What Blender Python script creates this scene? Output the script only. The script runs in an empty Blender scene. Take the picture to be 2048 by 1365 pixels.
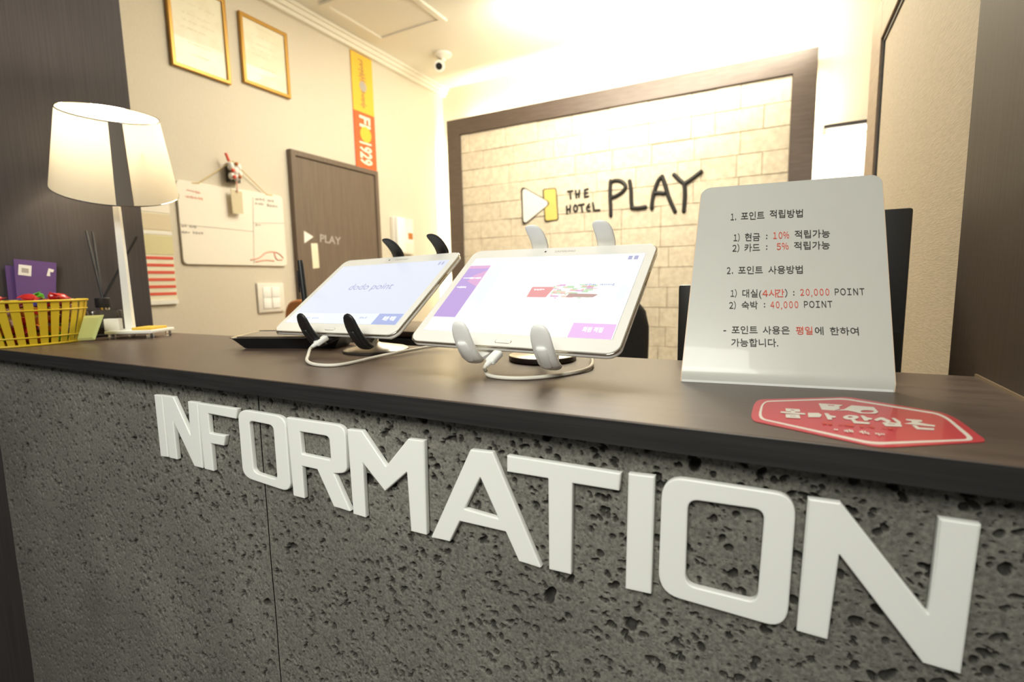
import bpy, bmesh, math, random
import numpy as np
from mathutils import Vector, Matrix
random.seed(7); rng = np.random.default_rng(11)
S = bpy.context.scene; COL = S.collection

# ------------------------------------------------------------------ camera
EYE = Vector((0.0, -0.316, 1.1925))            # all measurements below are taken from this point
YAW, PITCH, ROLL, FPX = -0.4863, 0.1197, -0.0191, 998.24
cy, sy, cp, sp = math.cos(YAW), math.sin(YAW), math.cos(PITCH), math.sin(PITCH)
FW = Vector((sy*cp, cy*cp, -sp)); RT0 = Vector((cy, -sy, 0)); UP0 = RT0.cross(FW)
RT = math.cos(ROLL)*RT0 + math.sin(ROLL)*UP0; UP = -math.sin(ROLL)*RT0 + math.cos(ROLL)*UP0
cd = bpy.data.cameras.new('camera'); cam = bpy.data.objects.new('camera', cd); COL.objects.link(cam)
cd.sensor_width = 36; cd.lens = FPX/2048*36; cd.clip_start = 0.02; cd.clip_end = 60
cam.matrix_world = Matrix.Translation(EYE) @ Matrix((RT, UP, -FW)).transposed().to_4x4()
cd.dof.use_dof = True; cd.dof.focus_distance = 0.50; cd.dof.aperture_fstop = 6.5
S.camera = cam

# ------------------------------------------------------------------ world, view, big lights
S.view_settings.view_transform = 'Standard'; S.view_settings.look = 'None'
S.view_settings.gamma = 1; S.view_settings.use_curve_mapping = False
S.view_settings.exposure = 0.0
wd = bpy.data.worlds.new('world'); S.world = wd; wd.use_nodes = True
wd.node_tree.nodes['Background'].inputs[0].default_value = (0.92, 0.95, 1.0, 1)
wd.node_tree.nodes['Background'].inputs[1].default_value = 0.16

def P(x, y, z): return Vector((x, y, z)) + EYE
def area(name, loc, target, sx, sy_, power, color, spread=math.pi):
    l = bpy.data.lights.new(name, 'AREA'); l.shape = 'RECTANGLE'; l.size = sx; l.size_y = sy_
    l.energy = power; l.color = color; l.spread = spread
    o = bpy.data.objects.new(name, l); COL.objects.link(o); o.location = loc
    d = (Vector(target) - Vector(loc)).normalized()
    o.rotation_euler = d.to_track_quat('-Z', 'Y').to_euler(); return o
WARM = (1.0, 0.90, 0.64)
area('lobby_ceiling_light', P(0.08, -0.85, 0.92), P(0.0, 0.33, -0.10), 1.0, 0.7, 31, (1.0, 0.99, 0.88))
area('office_ceiling_light', P(-0.95, 2.0, 1.43), P(-0.95, 2.0, 0), 1.1, 0.9, 36, (1.0, 0.93, 0.76))
pd_ = bpy.data.lights.new('ceiling_fill_light', 'POINT'); pd_.energy = 34; pd_.color = (1, .93, .76); pd_.shadow_soft_size = .12
po_ = bpy.data.objects.new('ceiling_fill_light', pd_); COL.objects.link(po_); po_.location = P(-0.55, 2.0, 1.22)  # unseen point light, added above the view to brighten the ceiling
area('office_ceiling_light', P(-0.55, 2.72, 1.25), P(-0.75, 3.22, 1.44), 1.5, 0.12, 20, (1.0, 0.93, 0.74))

# ------------------------------------------------------------------ helpers
def ray(q):
    return (RT*((q[0]-1024)/FPX) + UP*(-(q[1]-682.5)/FPX) + FW)
def pl(q, ax, c):
    """photo point -> point (measured from EYE) on the plane ax = c"""
    r = ray(q); return r*(c/r['xyz'.index(ax)])
def plg(q, O, N):
    r = ray(q); return r*((O.dot(N))/(r.dot(N)))

WL = {}
def root(name, label, cat, loc, group=None):
    o = bpy.data.objects.new(name, None); COL.objects.link(o); o.location = loc + EYE
    o.empty_display_size = 0.02
    o['label'] = label; o['category'] = cat
    if group: o['group'] = group
    WL[o] = loc + EYE; return o
def tag(o, label, cat, group=None):
    o['label'] = label; o['category'] = cat
    if group: o['group'] = group
    return o
def structure(o): o['kind'] = 'structure'; return o

def link(name, me, mat, parent=None, label=None, smooth=False):
    """mesh given in EYE-based coordinates -> object whose origin is its centre"""
    n = len(me.vertices); co = np.empty(n*3); me.vertices.foreach_get('co', co); co = co.reshape(-1, 3)
    c = (co.min(0)+co.max(0))/2
    me.vertices.foreach_set('co', (co-c).ravel()); me.update()
    if smooth: me.polygons.foreach_set('use_smooth', np.ones(len(me.polygons), bool))
    me.name = name
    if mat: me.materials.append(mat)
    o = bpy.data.objects.new(name, me); COL.objects.link(o)
    w = Vector(c) + EYE; WL[o] = w
    if parent: o.parent = parent; o.location = w - WL[parent]
    else: o.location = w
    if label: o['label'] = label
    return o

class MB:
    def __init__(s): s.bm = bmesh.new()
    def _x(s, vs, M):
        for v in vs: v.co = M @ v.co
    def box(s, c, size, rot=None, bevel=0, seg=2):
        b = bmesh.new(); bmesh.ops.create_cube(b, size=1)
        for v in b.verts: v.co = Vector((v.co.x*size[0], v.co.y*size[1], v.co.z*size[2]))
        if bevel: bmesh.ops.bevel(b, geom=b.edges[:]+b.verts[:], offset=bevel, segments=seg, affect='EDGES', profile=.5)
        M = Matrix.Translation(Vector(c)) @ (rot.to_4x4() if rot is not None else Matrix.Identity(4))
        b.transform(M); s._merge(b); return s
    def span(s, a, b, bevel=0, seg=2):
        a, b = Vector(a), Vector(b); d = b-a
        return s.box((a+b)/2, (abs(d.x), abs(d.y), abs(d.z)), None, bevel, seg)
    def _merge(s, b):
        me = bpy.data.meshes.new('t'); b.to_mesh(me); b.free(); s.bm.from_mesh(me); bpy.data.meshes.remove(me)
    def rings(s, rings, cap=True, close=True):
        R = [[s.bm.verts.new(Vector(p)) for p in r] for r in rings]; n = len(R[0])
        for a, b in zip(R[:-1], R[1:]):
            for i in range(n if close else n-1):
                j = (i+1) % n
                s.bm.faces.new((a[i], a[j], b[j], b[i]))
        if cap: s.bm.faces.new(R[0][::-1]); s.bm.faces.new(R[-1])
        return s
    def lathe(s, prof, c, axis=(0, 0, 1), n=40, cap=True):
        ax = Vector(axis).normalized(); u = ax.orthogonal().normalized(); v = ax.cross(u); c = Vector(c)
        rs = [[c+ax*h+(u*math.cos(2*math.pi*i/n)+v*math.sin(2*math.pi*i/n))*max(r, 1e-5) for i in range(n)] for r, h in prof]
        return s.rings(rs, cap)
    def tube(s, pts, r, n=10, sm=0):
        pts = [Vector(p) for p in pts]
        for _ in range(sm):
            q = [pts[0]]
            for a, b in zip(pts[:-1], pts[1:]): q += [a*.75+b*.25, a*.25+b*.75]
            q.append(pts[-1]); pts = q
        rs = []; prev = None
        for i, p in enumerate(pts):
            t = (pts[min(i+1, len(pts)-1)]-pts[max(i-1, 0)]).normalized()
            if prev is None: u = t.orthogonal().normalized()
            else: u = (prev - t*prev.dot(t)).normalized()
            prev = u; v = t.cross(u); rr = r(i/(len(pts)-1)) if callable(r) else r
            rs.append([p+(u*math.cos(2*math.pi*k/n)+v*math.sin(2*math.pi*k/n))*rr for k in range(n)])
        return s.rings(rs)
    def sphere(s, c, r, n=16, scale=(1, 1, 1)):
        b = bmesh.new(); bmesh.ops.create_uvsphere(b, u_segments=n, v_segments=n//2+2, radius=r)
        b.transform(Matrix.Translation(Vector(c)) @ Matrix.Diagonal((*scale, 1))); s._merge(b); return s
    def quad(s, pts):
        s.bm.faces.new([s.bm.verts.new(Vector(p)) for p in pts]); return s
    def make(s, name, mat, parent=None, label=None, smooth=False, auto=False):
        bmesh.ops.recalc_face_normals(s.bm, faces=s.bm.faces)
        me = bpy.data.meshes.new(name); s.bm.to_mesh(me); s.bm.free()
        o = link(name, me, mat, parent, label, smooth)
        if auto:
            me.polygons.foreach_set('use_smooth', np.ones(len(me.polygons), bool))
            me.set_sharp_from_angle(angle=math.radians(38))
        return o

def rounded(pts, rad, n=6):
    """round the corners of a closed 2D polygon; rad = number or list"""
    out = []; N = len(pts)
    for i, p in enumerate(pts):
        r = rad[i] if isinstance(rad, (list, tuple)) else rad
        p = Vector(p); a = Vector(pts[i-1]); b = Vector(pts[(i+1) % N])
        if r <= 0: out.append(p); continue
        da, db = (a-p), (b-p); r_ = min(r, da.length*.49, db.length*.49)
        s_, e_ = p+da.normalized()*r_, p+db.normalized()*r_
        for k in range(n+1):
            t = k/n; out.append(s_*(1-t)**2 + p*2*t*(1-t) + e_*t*t)
    return out
def plate(name, loops, O, U, V, depth, mat, parent=None, bevel=0, label=None, z0=0.0, auto=True):
    """flat shape with holes: loops in the U,V plane (metres), front face at z0, thickness behind it"""
    c = bpy.data.curves.new('c', 'CURVE'); c.dimensions = '2D'; c.fill_mode = 'BOTH'
    for lp in loops:
        sp_ = c.splines.new('POLY'); sp_.points.add(len(lp)-1); sp_.use_cyclic_u = True
        for p, q in zip(sp_.points, lp): p.co = (q[0], q[1], 0, 1)
    c.extrude = max(depth/2-bevel, 0); c.bevel_depth = bevel; c.bevel_resolution = 2; c.offset = -bevel
    o = bpy.data.objects.new('c', c); COL.objects.link(o)
    me = bpy.data.meshes.new_from_object(o.evaluated_get(bpy.context.evaluated_depsgraph_get()))
    bpy.data.objects.remove(o); bpy.data.curves.remove(c)
    me.materials.clear()
    xf(me, O, U, V, z0-depth/2)
    ob = link(name, me, mat, parent, label)
    if auto:
        me.polygons.foreach_set('use_smooth', np.ones(len(me.polygons), bool)); me.set_sharp_from_angle(angle=math.radians(35))
    return ob
def xf(me, O, U, V, dz=0.0, sx=1, sy_=1, ox=0):
    O, U, V = Vector(O), Vector(U), Vector(V); N = U.cross(V)
    n = len(me.vertices); co = np.empty(n*3); me.vertices.foreach_get('co', co); co = co.reshape(-1, 3)
    r = np.array(O) + np.outer((co[:, 0]-ox)*sx, np.array(U)) + np.outer(co[:, 1]*sy_, np.array(V)) + np.outer(co[:, 2]+dz, np.array(N))
    me.vertices.foreach_set('co', r.ravel()); me.update()
def text(body, O, U, V, width, em, mat, parent, name='printed_text', z0=0.0004, thick=0.0001, offset=0.0, label=None, wide=False):
    c = bpy.data.curves.new('t', 'FONT'); c.size = 1
    if wide:
        body = ''.join(chr(ord(k)+0xFEE0) if 33 <= ord(k) < 127 else k for k in body); c.space_character = .64
    c.body = body; c.resolution_u = 3; c.extrude = 0.0; c.offset = offset
    o = bpy.data.objects.new('t', c); COL.objects.link(o); bpy.context.view_layer.update()
    me = bpy.data.meshes.new_from_object(o.evaluated_get(bpy.context.evaluated_depsgraph_get()))
    bpy.data.objects.remove(o); bpy.data.curves.remove(c); me.materials.clear()
    xs = [v.co.x for v in me.vertices]
    if not xs: return None
    w = max(xs)-min(xs)
    xf(me, O, U, V, z0, width/w, em, min(xs))
    return link(name, me, mat, parent, label)
def marks(body, O, U, V, width, em, mat, parent, name='illegible_print', z0=0.0004, offset=0.0, label=None, wide=False):
    """a line of print too blurred to read: little glyph-like strokes"""
    U, V = Vector(U), Vector(V); N = U.cross(V); O = Vector(O); m = MB(); n = max(len(body), 2); w = width/n
    for i, ch_ in enumerate(body):
        if ch_ == ' ': continue
        for k in range(2):
            a, b = w*(i+.08+.45*k), w*(i+.42+.45*k); lo, hi = em*random.uniform(0, .2), em*random.uniform(.45, .75)
            if random.random() < .4: lo, hi = em*.25, em*.5
            m.quad([O+U*a+V*lo+N*z0, O+U*b+V*lo+N*z0, O+U*b+V*hi+N*z0, O+U*a+V*hi+N*z0])
    return m.make(name, mat, parent, label)
def text_px(body, qa, qb, onp, em_px, *a, up=None, fn=None, **k):
    """text whose baseline runs between two photo points lying on the plane onp(q)"""
    A, B = onp(qa), onp(qb); T = onp((qa[0]+up[0]*em_px, qa[1]+up[1]*em_px)) if up else onp((qa[0], qa[1]-em_px))
    U = (B-A).normalized(); V = (T-A); N = k.pop('N'); em = V.length; V = N.cross(U)
    return (fn or text)(body, A, U, V, (B-A).length, em, *a, **k)

# ------------------------------------------------------------------ materials
def mat(name, col, rough=.5, metal=0, spec=.5, emit=None, es=0, trans=0, sub=0, coat=0):
    m = bpy.data.materials.new(name); m.use_nodes = True; b = m.node_tree.nodes['Principled BSDF']
    b.inputs['Base Color'].default_value = (*col, 1); b.inputs['Roughness'].default_value = rough
    b.inputs['Metallic'].default_value = metal; b.inputs['Specular IOR Level'].default_value = spec
    b.inputs['Coat Weight'].default_value = coat
    if emit: b.inputs['Emission Color'].default_value = (*emit, 1); b.inputs['Emission Strength'].default_value = es
    if trans: b.inputs['Transmission Weight'].default_value = trans
    if sub: b.inputs['Subsurface Weight'].default_value = sub; b.inputs['Subsurface Radius'].default_value = (.004, .004, .003); b.inputs['Subsurface Scale'].default_value = 1
    return m
def texture(m, c2=None, scale=(20, 20, 20), bump=.1, detail=6, lo=.35, hi=.65, dist=.001, noise_scale=1.0, rough2=None, rand=0):
    nt = m.node_tree; b = nt.nodes['Principled BSDF']; N = nt.nodes.new; L = nt.links.new
    tc = N('ShaderNodeTexCoord'); geo = N('ShaderNodeNewGeometry'); mp = N('ShaderNodeMapping'); mp.inputs['Scale'].default_value = scale
    L(geo.outputs['Position'], mp.inputs[0]); nz = N('ShaderNodeTexNoise'); nz.inputs['Scale'].default_value = noise_scale
    nz.inputs['Detail'].default_value = detail; L(mp.outputs[0], nz.inputs['Vector'])
    if c2:
        rp = N('ShaderNodeValToRGB'); rp.color_ramp.elements[0].position = lo; rp.color_ramp.elements[1].position = hi
        rp.color_ramp.elements[0].color = b.inputs['Base Color'].default_value; rp.color_ramp.elements[1].color = (*c2, 1)
        L(nz.outputs[0], rp.inputs[0]); out = rp.outputs[0]
        if rand:
            oi = N('ShaderNodeObjectInfo'); hs = N('ShaderNodeHueSaturation'); mr = N('ShaderNodeMapRange')
            mr.inputs[3].default_value = 1-rand; mr.inputs[4].default_value = 1+rand
            L(oi.outputs['Random'], mr.inputs[0]); L(mr.outputs[0], hs.inputs['Value']); L(out, hs.inputs['Color']); out = hs.outputs[0]
        L(out, b.inputs['Base Color'])
    if rough2:
        mr = N('ShaderNodeMapRange'); mr.inputs[3].default_value = rough2[0]; mr.inputs[4].default_value = rough2[1]
        L(nz.outputs[0], mr.inputs[0]); L(mr.outputs[0], b.inputs['Roughness'])
    if bump:
        bp = N('ShaderNodeBump'); bp.inputs['Strength'].default_value = bump; bp.inputs['Distance'].default_value = dist
        L(nz.outputs[0], bp.inputs['Height']); L(bp.outputs[0], b.inputs['Normal'])
    return m
M = {}
M['laminate'] = texture(mat('laminate_top', (.080, .055, .042), .38, spec=.5), (.110, .077, .060), (5, 130, 130), .08, rough2=(.32, .42), dist=.0004)
M['laminate_edge'] = texture(mat('laminate_edge', (.017, .016, .016), .5), (.027, .026, .026), (8, 260, 260), .12, dist=.0005)
M['panel_left'] = texture(mat('dark_panel_left', (.052, .044, .046), .5, spec=.4), (.064, .056, .058), (200, 300, 6), .3, dist=.0006)
M['panel_right'] = texture(mat('dark_panel_right', (.046, .030, .020), .6, spec=.3), (.056, .038, .026), (160, 300, 5), .3, dist=.0006)
M['plaster'] = texture(mat('wall_paint', (.63, .57, .465), .8), (.67, .61, .50), (500, 500, 120), .2, dist=.0004)
M['ceiling'] = mat('ceiling_paint', (.80, .77, .68), .8)
M['trim_white'] = mat('white_trim', (.80, .76, .66), .6)
M['fabric'] = texture(mat('beige_wallcovering', (.42, .35, .25), .75), (.52, .44, .33), (400, 60, 900), .7, dist=.0006)
M['door'] = texture(mat('brown_door', (.135, .098, .070), .55), (.165, .122, .090), (60, 120, 6), .2)
M['frame_brown'] = texture(mat('brown_frame', (.088, .062, .050), .45), (.11, .08, .065), (10, 60, 60), .1)
M['wood_frame'] = texture(mat('light_brown_frame', (.26, .18, .12), .45), (.31, .22, .15), (80, 10, 80), .1)
M['brick'] = texture(mat('cream_brick', (.61, .53, .41), .85), (.73, .65, .51), (35, 35, 35), .7, detail=9, dist=.004, rand=.04)
M['mortar'] = mat('mortar', (.46, .38, .29), .9)
M['sealant'] = mat('sealant', (.20, .14, .08), .6)
M['black_paint'] = mat('black_paint', (.012, .010, .009), .5)
M['yellow_paint'] = mat('yellow_paint', (.70, .55, .15), .6)
M['white_paint'] = mat('white_paint', (.85, .82, .76), .6)
M['acrylic'] = mat('white_acrylic', (.95, .96, .92), .32, sub=.15)
M['paper'] = texture(mat('paper', (.65, .65, .60), .28, coat=.25), (.61, .61, .56), (18, 18, 18), .12, lo=.5, hi=.8, dist=.003)
M['ink'] = mat('black_ink', (.035, .035, .03), .6)
M['ink_red'] = mat('red_ink', (.70, .09, .05), .6)
M['ink_grey'] = mat('grey_ink', (.42, .38, .34), .6)
M['faint_ink'] = mat('faint_ink', (.66, .61, .46), .6)
M['ink_pink'] = mat('pink_marker', (.80, .42, .32), .6)
M['sticker'] = mat('red_sticker', (.62, .035, .055), .38, coat=.3)
M['sticker_white'] = mat('white_print', (.78, .74, .66), .45)
M['black_plastic'] = mat('black_plastic', (.012, .012, .013), .42)
M['gloss_black'] = mat('gloss_black', (.02, .018, .017), .16)
M['terminal_glass'] = mat('terminal_glass', (.10, .08, .06), .18)
M['white_plastic'] = mat('white_plastic', (.92, .93, .90), .35)
M['tablet_white'] = mat('tablet_white', (.95, .94, .89), .22, coat=.3)
M['chrome'] = mat('chrome', (.72, .68, .60), .12, metal=1)
M['silver'] = mat('brushed_silver', (.66, .62, .55), .28, metal=1)
M['dark_metal'] = mat('dark_metal', (.10, .09, .08), .35, metal=.8)
M['cable'] = mat('white_cable', (.76, .73, .64), .45)
M['blackfabric'] = texture(mat('black_fabric', (.012, .011, .010), .9), (.02, .018, .016), (300, 300, 300), .4)
M['orange'] = mat('orange_leather', (.50, .17, .035), .5)
M['gold'] = mat('gold_frame', (.50, .27, .045), .35, metal=.4)
M['certificate'] = texture(mat('certificate_paper', (.82, .77, .60), .45, coat=.4), (.78, .72, .54), (6, 14, 14), 0, lo=.45, hi=.6)
M['whiteboard'] = mat('whiteboard', (.86, .80, .70), .3)
M['white_box'] = mat('white_cast', (.82, .78, .70), .4)
M['lamp_white'] = mat('lamp_white', (.85, .84, .80), .35)
M['yellow_plastic'] = mat('yellow_plastic', (.66, .46, .02), .4)
M['purple'] = mat('purple_card', (.13, .065, .22), .5)
M['purple_light'] = mat('purple_print', (.26, .16, .36), .5)
M['yellow_note'] = mat('yellow_note', (.80, .52, .06), .6)
M['sachet'] = mat('green_sachet', (.62, .66, .26), .35)
M['glass'] = mat('clear_glass', (.9, .92, .9), .05, trans=1)
M['oil'] = mat('dark_liquid', (.02, .022, .018), .15)
M['cord'] = mat('string', (.66, .50, .24), .7)
M['banner_yellow'] = mat('banner_yellow', (.85, .50, .05), .7)
M['banner_red'] = mat('banner_red', (.80, .13, .035), .7)
M['banner_white'] = mat('banner_white', (.85, .76, .62), .7)
M['banner_dark'] = mat('banner_brown', (.42, .24, .08), .7)
M['floor'] = texture(mat('floor_tile', (.16, .13, .10), .4), (.2, .17, .13), (4, 4, 4), 0)
def screen(name, col, s): return mat(name, (.02, .02, .02), .25, emit=col, es=s)
M['scr_blue'] = screen('screen_pale_blue', (.83, .88, 1.0), .95)
M['scr_white'] = screen('screen_white', (.97, .98, 1.0), 1.15)
M['scr_purple'] = screen('screen_purple', (.66, .47, .92), .85)
M['scr_pink'] = screen('screen_pink', (.95, .60, .97), .95)
M['scr_pinkish'] = screen('screen_rose', (.88, .50, .80), .9)
M['scr_btn'] = screen('screen_button_blue', (.52, .60, .97), .85)
M['scr_red'] = screen('screen_red', (.96, .42, .42), .9)
M['scr_green'] = screen('screen_green', (.66, .90, .60), .9)
M['scr_orange'] = screen('screen_orange', (.97, .72, .58), .95)
M['scr_brown'] = screen('screen_brown', (.62, .40, .36), .9)
M['scr_pale'] = screen('screen_pale', (.86, .93, 1.0), 1.05)
M['scr_grey'] = screen('screen_grey', (.50, .52, .80), .8)
M['scr_text'] = screen('screen_text', (.62, .66, .92), .8)
M['scr_bright'] = screen('screen_bright', (1, 1, 1), 1.3)

# concrete
def concrete():
    m = mat('concrete', (.2, .2, .18), .85); nt = m.node_tree; b = nt.nodes['Principled BSDF']; N = nt.nodes.new; L = nt.links.new
    geo = N('ShaderNodeNewGeometry'); a = N('ShaderNodeAttribute'); a.attribute_name = 'pit_shade'
    n1 = N('ShaderNodeTexNoise'); n1.inputs['Scale'].default_value = 6; n1.inputs['Detail'].default_value = 5
    n2 = N('ShaderNodeTexNoise'); n2.inputs['Scale'].default_value = 420; n2.inputs['Detail'].default_value = 6
    n3 = N('ShaderNodeTexVoronoi'); n3.inputs['Scale'].default_value = 330
    for n in (n1, n2, n3): L(geo.outputs['Position'], n.inputs['Vector'])
    r1 = N('ShaderNodeValToRGB'); r1.color_ramp.elements[0].position = .3; r1.color_ramp.elements[1].position = .7
    r1.color_ramp.elements[0].color = (.172, .167, .147, 1); r1.color_ramp.elements[1].color = (.246, .239, .210, 1)
    L(n1.outputs[0], r1.inputs[0])
    r2 = N('ShaderNodeValToRGB'); r2.color_ramp.elements[0].position = .33; r2.color_ramp.elements[1].position = .68
    r2.color_ramp.elements[0].color = (.55, .55, .55, 1); r2.color_ramp.elements[1].color = (1.15, 1.15, 1.12, 1)
    L(n2.outputs[0], r2.inputs[0])
    mx = N('ShaderNodeMix'); mx.data_type = 'RGBA'; mx.blend_type = 'MULTIPLY'; mx.inputs[0].default_value = 1
    L(r1.outputs[0], mx.inputs[6]); L(r2.outputs[0], mx.inputs[7])
    r3 = N('ShaderNodeValToRGB'); r3.color_ramp.elements[0].position = .10; r3.color_ramp.elements[1].position = .17
    r3.color_ramp.elements[0].color = (.3, .3, .3, 1); r3.color_ramp.elements[1].color = (1, 1, 1, 1)
    L(n3.outputs[0], r3.inputs[0])
    mx3 = N('ShaderNodeMix'); mx3.data_type = 'RGBA'; mx3.blend_type = 'MULTIPLY'; mx3.inputs[0].default_value = .8
    L(mx.outputs[2], mx3.inputs[6]); L(r3.outputs[0], mx3.inputs[7])
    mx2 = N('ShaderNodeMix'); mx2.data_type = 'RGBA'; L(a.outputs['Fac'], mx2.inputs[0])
    L(mx3.outputs[2], mx2.inputs[6]); mx2.inputs[7].default_value = (.028, .026, .021, 1)  # shade inside the pores painted into the base colour
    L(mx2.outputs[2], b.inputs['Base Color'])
    bp = N('ShaderNodeBump'); bp.inputs['Strength'].default_value = .5; bp.inputs['Distance'].default_value = .0006
    L(n2.outputs[0], bp.inputs['Height']); L(bp.outputs[0], b.inputs['Normal'])
    return m
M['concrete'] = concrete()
def shade_mat():
    m = bpy.data.materials.new('lampshade_cloth'); m.use_nodes = True; nt = m.node_tree; nt.nodes.clear(); N = nt.nodes.new; L = nt.links.new
    d = N('ShaderNodeBsdfDiffuse'); t = N('ShaderNodeBsdfTranslucent'); mx = N('ShaderNodeMixShader'); o = N('ShaderNodeOutputMaterial')
    d.inputs[0].default_value = (.72, .66, .54, 1); t.inputs[0].default_value = (.70, .62, .46, 1); mx.inputs[0].default_value = .26
    L(d.outputs[0], mx.inputs[1]); L(t.outputs[0], mx.inputs[2]); L(mx.outputs[0], o.inputs[0]); return m
M['shade'] = shade_mat()
M['shade_band'] = mat('grey_band', (.20, .17, .145), .6)  # plain grey for the vertical band on the lampshade

# ------------------------------------------------------------------ dimensions (from EYE)
XL, XR = -1.210, 0.1623                 # dark side panels
YF, YBK = 0.316, 0.581                  # counter top front and back edge
ZT = -0.0925                            # counter top
YC = YF + 0.018                         # concrete face
FLOOR = -EYE.z
XW, YB, CEIL = -2.301, 3.300, 1.450     # office left wall, back wall, ceiling
XP = 0.190                              # beige partition face

# ------------------------------------------------------------------ setting
structure(MB().span((-2.6, -2.6, FLOOR-.05), (1.6, YB+.1, FLOOR)).make('floor', M['floor']))
structure(MB().span((XW-.1, .62, CEIL), (1.6, YB+.1, CEIL+.05)).make('ceiling', M['ceiling']))
structure(MB().span((XW-.1, .62, FLOOR), (XW, YB+.1, CEIL)).make('wall_left', M['plaster']))
structure(MB().span((XW, YB, FLOOR), (1.6, YB+.1, CEIL)).make('wall_back', M['plaster']))
structure(MB().span((1.5, .7, FLOOR), (1.6, YB, CEIL)).make('wall_right', M['plaster']))
# crown moulding on the left wall
m = MB()
for k, (w, h) in enumerate(((.030, .060), (.045, .040), (.060, .018))):
    m.span((XW, .64, CEIL-h), (XW+w, YB, CEIL-.0005*k))
structure(m.make('trim_1', M['trim_white']))
# dark panel on the left (beside the counter) and on the right
structure(MB().span((XW, -.55, FLOOR), (XL, .602, CEIL+.2), bevel=.002, seg=1).make('wall_side', M['panel_left']))
structure(MB().span((XR, -.30, FLOOR), (XR+.12, .6655, CEIL+.2), bevel=.0015, seg=1).make('wall_front', M['panel_right']))

# beige partition with a light brown frame
yo = pl((1737, 250), 'x', XP).y; yi = pl((1750, 330), 'x', XP).y
zi = .5*(pl((1757, 96), 'x', XP).z + pl((1806, 0), 'x', XP).z); zo = pl((1762, 14), 'x', XP).z
rt = root('partition', 'beige wall covering panel with a brown wooden frame on the right behind the paper sign', 'partition', Vector((XP+.04, 1.1, FLOOR)))
MB().span((XP+.004, .666, FLOOR), (XP+.07, yi, zi)).make('panel', M['fabric'], rt)
MB().span((XP-.004, yi+.006, FLOOR), (XP+.074, yo, zo), bevel=.002).make('frame', M['wood_frame'], rt)
MB().span((XP-.004, .666, zi+.006), (XP+.074, yi+.0055, zo), bevel=.002).make('frame', M['wood_frame'], rt)
m = MB(); m.span((XP+.001, yi-.004, FLOOR), (XP+.06, yi+.006, zi+.006)); m.span((XP+.001, .666, zi-.003), (XP+.06, yi-.004, zi+.006))
m.make('inner_bead', M['black_plastic'], rt, label='dark bead inside the frame')
yd = pl((1762, 14), 'x', XP).y
structure(MB().span((XP, .666, zo+.001), (XP+.075, yd, CEIL)).make('wall_upper', M['black_paint']))

# ------------------------------------------------------------------ reception counter
ct = root('reception_counter', 'reception counter with dark laminate top and pitted grey concrete front', 'counter', Vector(((XL+XR)/2, .45, FLOOR)))
MB().span((XL+.0005, YF, ZT-.0175), (XR-.0005, YBK, ZT), bevel=.0012, seg=2).make('countertop', M['laminate'], ct)
MB().span((XL+.0006, YF-.0006, ZT-.0172), (XR-.0006, YF+.0004, ZT-.0008)).make('edge_band', M['laminate_edge'], ct, label='black laminate edge band')
MB().span((XR-.0022, YF+.002, ZT), (XR-.0004, YBK, ZT+.0022)).make('sealant_strip', M['sealant'], ct, label='tan sealant strip')
MB().span((XL+.001, YC+.02, FLOOR), (XR-.001, YBK-.02, ZT-.018)).make('carcass', M['laminate_edge'], ct)

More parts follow.
